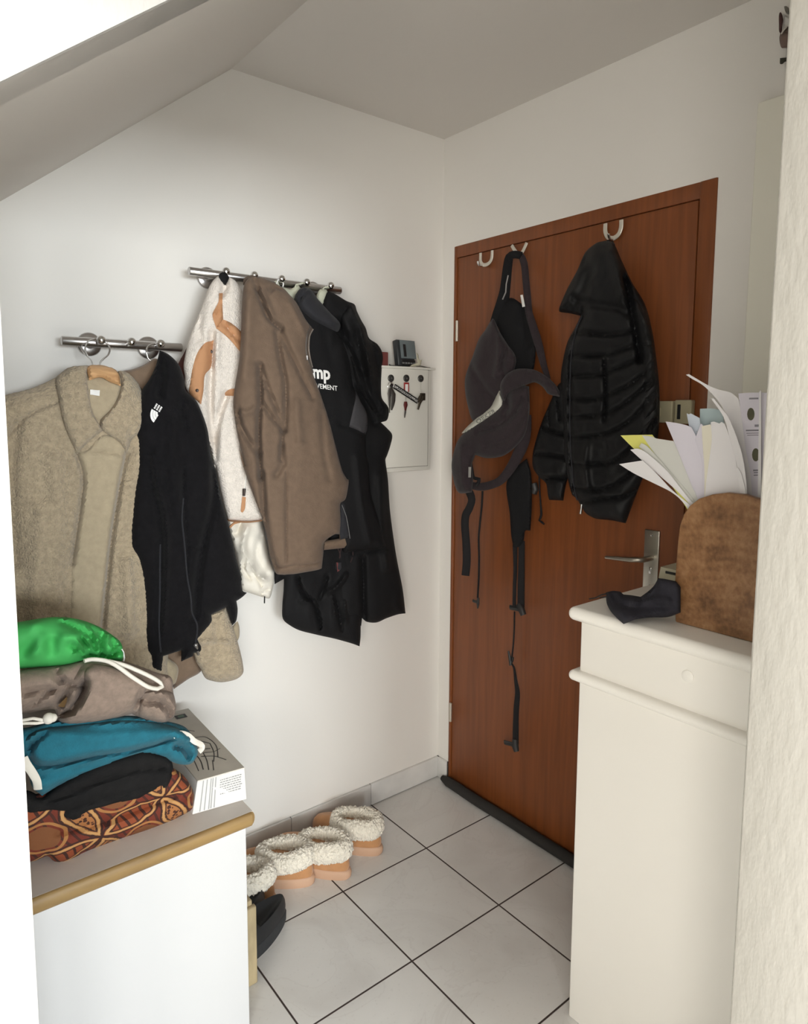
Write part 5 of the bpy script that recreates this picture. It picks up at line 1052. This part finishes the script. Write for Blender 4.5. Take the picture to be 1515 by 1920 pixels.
# ---- dark pouch and the pale device behind the rack
M_navy = mat('dark_navy_cloth', (.021, .020, .027), .9, bump=(240, .5), var=.1, vscale=50, spec=.3)
t = thing('cloth_pouch', 'crumpled dark cloth pouch on the cream cabinet beside the rack', 'pouch', on(1200, 1150, Z, ztop))
cz_ = lambda *p: zz(1060, 680, .3003, p)
PT = on(*cz_((372, 1612))[0], X, -.425)[1:]
Soft('cloth', cz_((255, 1435), (300, 1425), (345, 1430), (365, 1448), (410, 1452), (470, 1462), (520, 1425), (555, 1390), (580, 1345), (620, 1350), (690, 1365), (720, 1400), (720, 1560), (640, 1588), (520, 1590), (440, 1600), (370, 1625), (330, 1590), (290, 1550), (262, 1500)), X, -.425, M_navy, t, Tf=.026, Tb=.04, R=.022, Rb=.04, wr=(.005, 26, 26), step=.005, corner=30, curl=lambda uv: .085*np.exp(-(((uv[:, 0]-PT[0])/.06)**2+((uv[:, 1]-PT[1])/.045)**2)),
     folds=[(cz_((300, 1440), (330, 1500), (420, 1520), (560, 1490)), .008, -.008), (cz_((440, 1500), (540, 1480), (640, 1490)), .008, .008), (cz_((400, 1560), (480, 1540), (620, 1520)), .008, -.006), (cz_((560, 1400), (540, 1450), (480, 1480)), .007, -.008)])
MB().tube([on(*cz_(q)[0], X, -.43) for q in ((262, 1440), (225, 1450), (190, 1468), (150, 1475))], .0016, 6).tube([on(*cz_(q)[0], X, -.43) for q in ((262, 1462), (215, 1466))], .0016, 6).out('tie_cord', M_blackpl, t)
t = thing('label_printer', 'pale beige device with a dark slot half behind the rack', 'device', (-.2, -1.08, ztop))
wq = lambda *p: zz(1190, 960, .1042, p)
GX = -.215
dpts = [on(*p, X, GX) for p in wq((425, 1185), (470, 985), (740, 990), (1000, 1000), (1000, 1260), (700, 1245))]
def gp(a, b): return on(*wq((a, b))[0], X, GX)
q0, q1 = gp(425, 1185), gp(470, 985)
zA = ztop+.001; yA = q0[1]; zB = q1[2]
M_dev = mat('pale_beige_plastic', (.52, .49, .36), .45)
MB().prism([(GX, yA, q0[2]-.004), (GX, q1[1], zB), (GX, yA-.14, zB-.004), (GX, yA-.14, q0[2]-.03), ], (.10, 0, 0)).out('housing', M_dev, t, smooth=False)
MB().box((GX+.004, yA-.012, zA), (GX+.09, yA-.135, q0[2]-.006), bev=.004).out('foot', mat('dark_case', (.035, .038, .042), .4), t)
s0, s1 = gp(555, 1058), gp(720, 1170)
MB().box((GX-.0012, s0[1], s0[2]), (GX+.01, s0[1]-.07, s1[2]+.004), bev=.001).out('slot', M_blackpl, t)

# ------------------------------------------------------------------ ornament high on the wall
t = thing('wall_ornament', 'small brown and pale ornament high on the wall by the near wall edge', 'ornament', on(1470, 60, X, -.01))
or_ = lambda *p: zz(1430, 0, .1042, p)
Soft('wing', or_((322, 215), (350, 260), (370, 360), (355, 450), (345, 560), (320, 610), (295, 560), (292, 440), (290, 300), (300, 235)), X, -.014, mat('maroon_brown', (.075, .030, .026), .7), t, Tf=.006, Tb=.006, R=.008, wr=(0, 1, 1), step=.003)
Soft('body', or_((345, 600), (400, 580), (500, 600), (540, 700), (500, 860), (400, 865), (340, 860), (310, 780), (300, 680), (315, 610)), X, -.014, mat('dusty_brown', (.17, .115, .095), .8), t, Tf=.010, Tb=.008, R=.012, wr=(0, 1, 1), step=.003)
Soft('stripe', or_((330, 610), (360, 540), (430, 450), (455, 440), (440, 500), (380, 560), (345, 620)), X, -.02, mat('pale_stripe', (.60, .56, .50), .7), t, Tf=.004, Tb=.004, R=.005, wr=(0, 1, 1), step=.003, label='pale stripe')
Soft('wing', or_((430, 500), (460, 480), (520, 520), (520, 600), (420, 610), (355, 600), (380, 560)), X, -.012, mat('dusty_dark', (.085, .055, .045), .8), t, Tf=.005, Tb=.005, R=.006, wr=(0, 1, 1), step=.003)
Soft('face', or_((370, 250), (460, 300), (520, 330), (520, 480), (400, 490), (372, 420), (380, 330)), X, -.010, mat('ornament_white', (.62, .60, .57), .8), t, Tf=.005, Tb=.005, R=.008, wr=(0, 1, 1), step=.003)
Soft('ear', or_((385, 115), (420, 108), (470, 150), (480, 260), (435, 250), (400, 190)), X, -.012, mat('ornament_grey', (.19, .175, .15), .8), t, Tf=.004, Tb=.004, R=.005, wr=(0, 1, 1), step=.003)
Soft('base', or_((312, 1045), (420, 1035), (520, 1035), (520, 1140), (400, 1110), (360, 1150), (312, 1148)), X, -.012, mat('dark_olive', (.035, .032, .02), .7), t, Tf=.006, Tb=.006, R=.005, wr=(0, 1, 1), step=.003)
MB().tube([on(*or_(q)[0], X, -.008) for q in ((440, 850), (430, 950), (420, 1050))], .002, 6).out('stem', mat('ornament_white', (.62, .60, .57), .8), t)
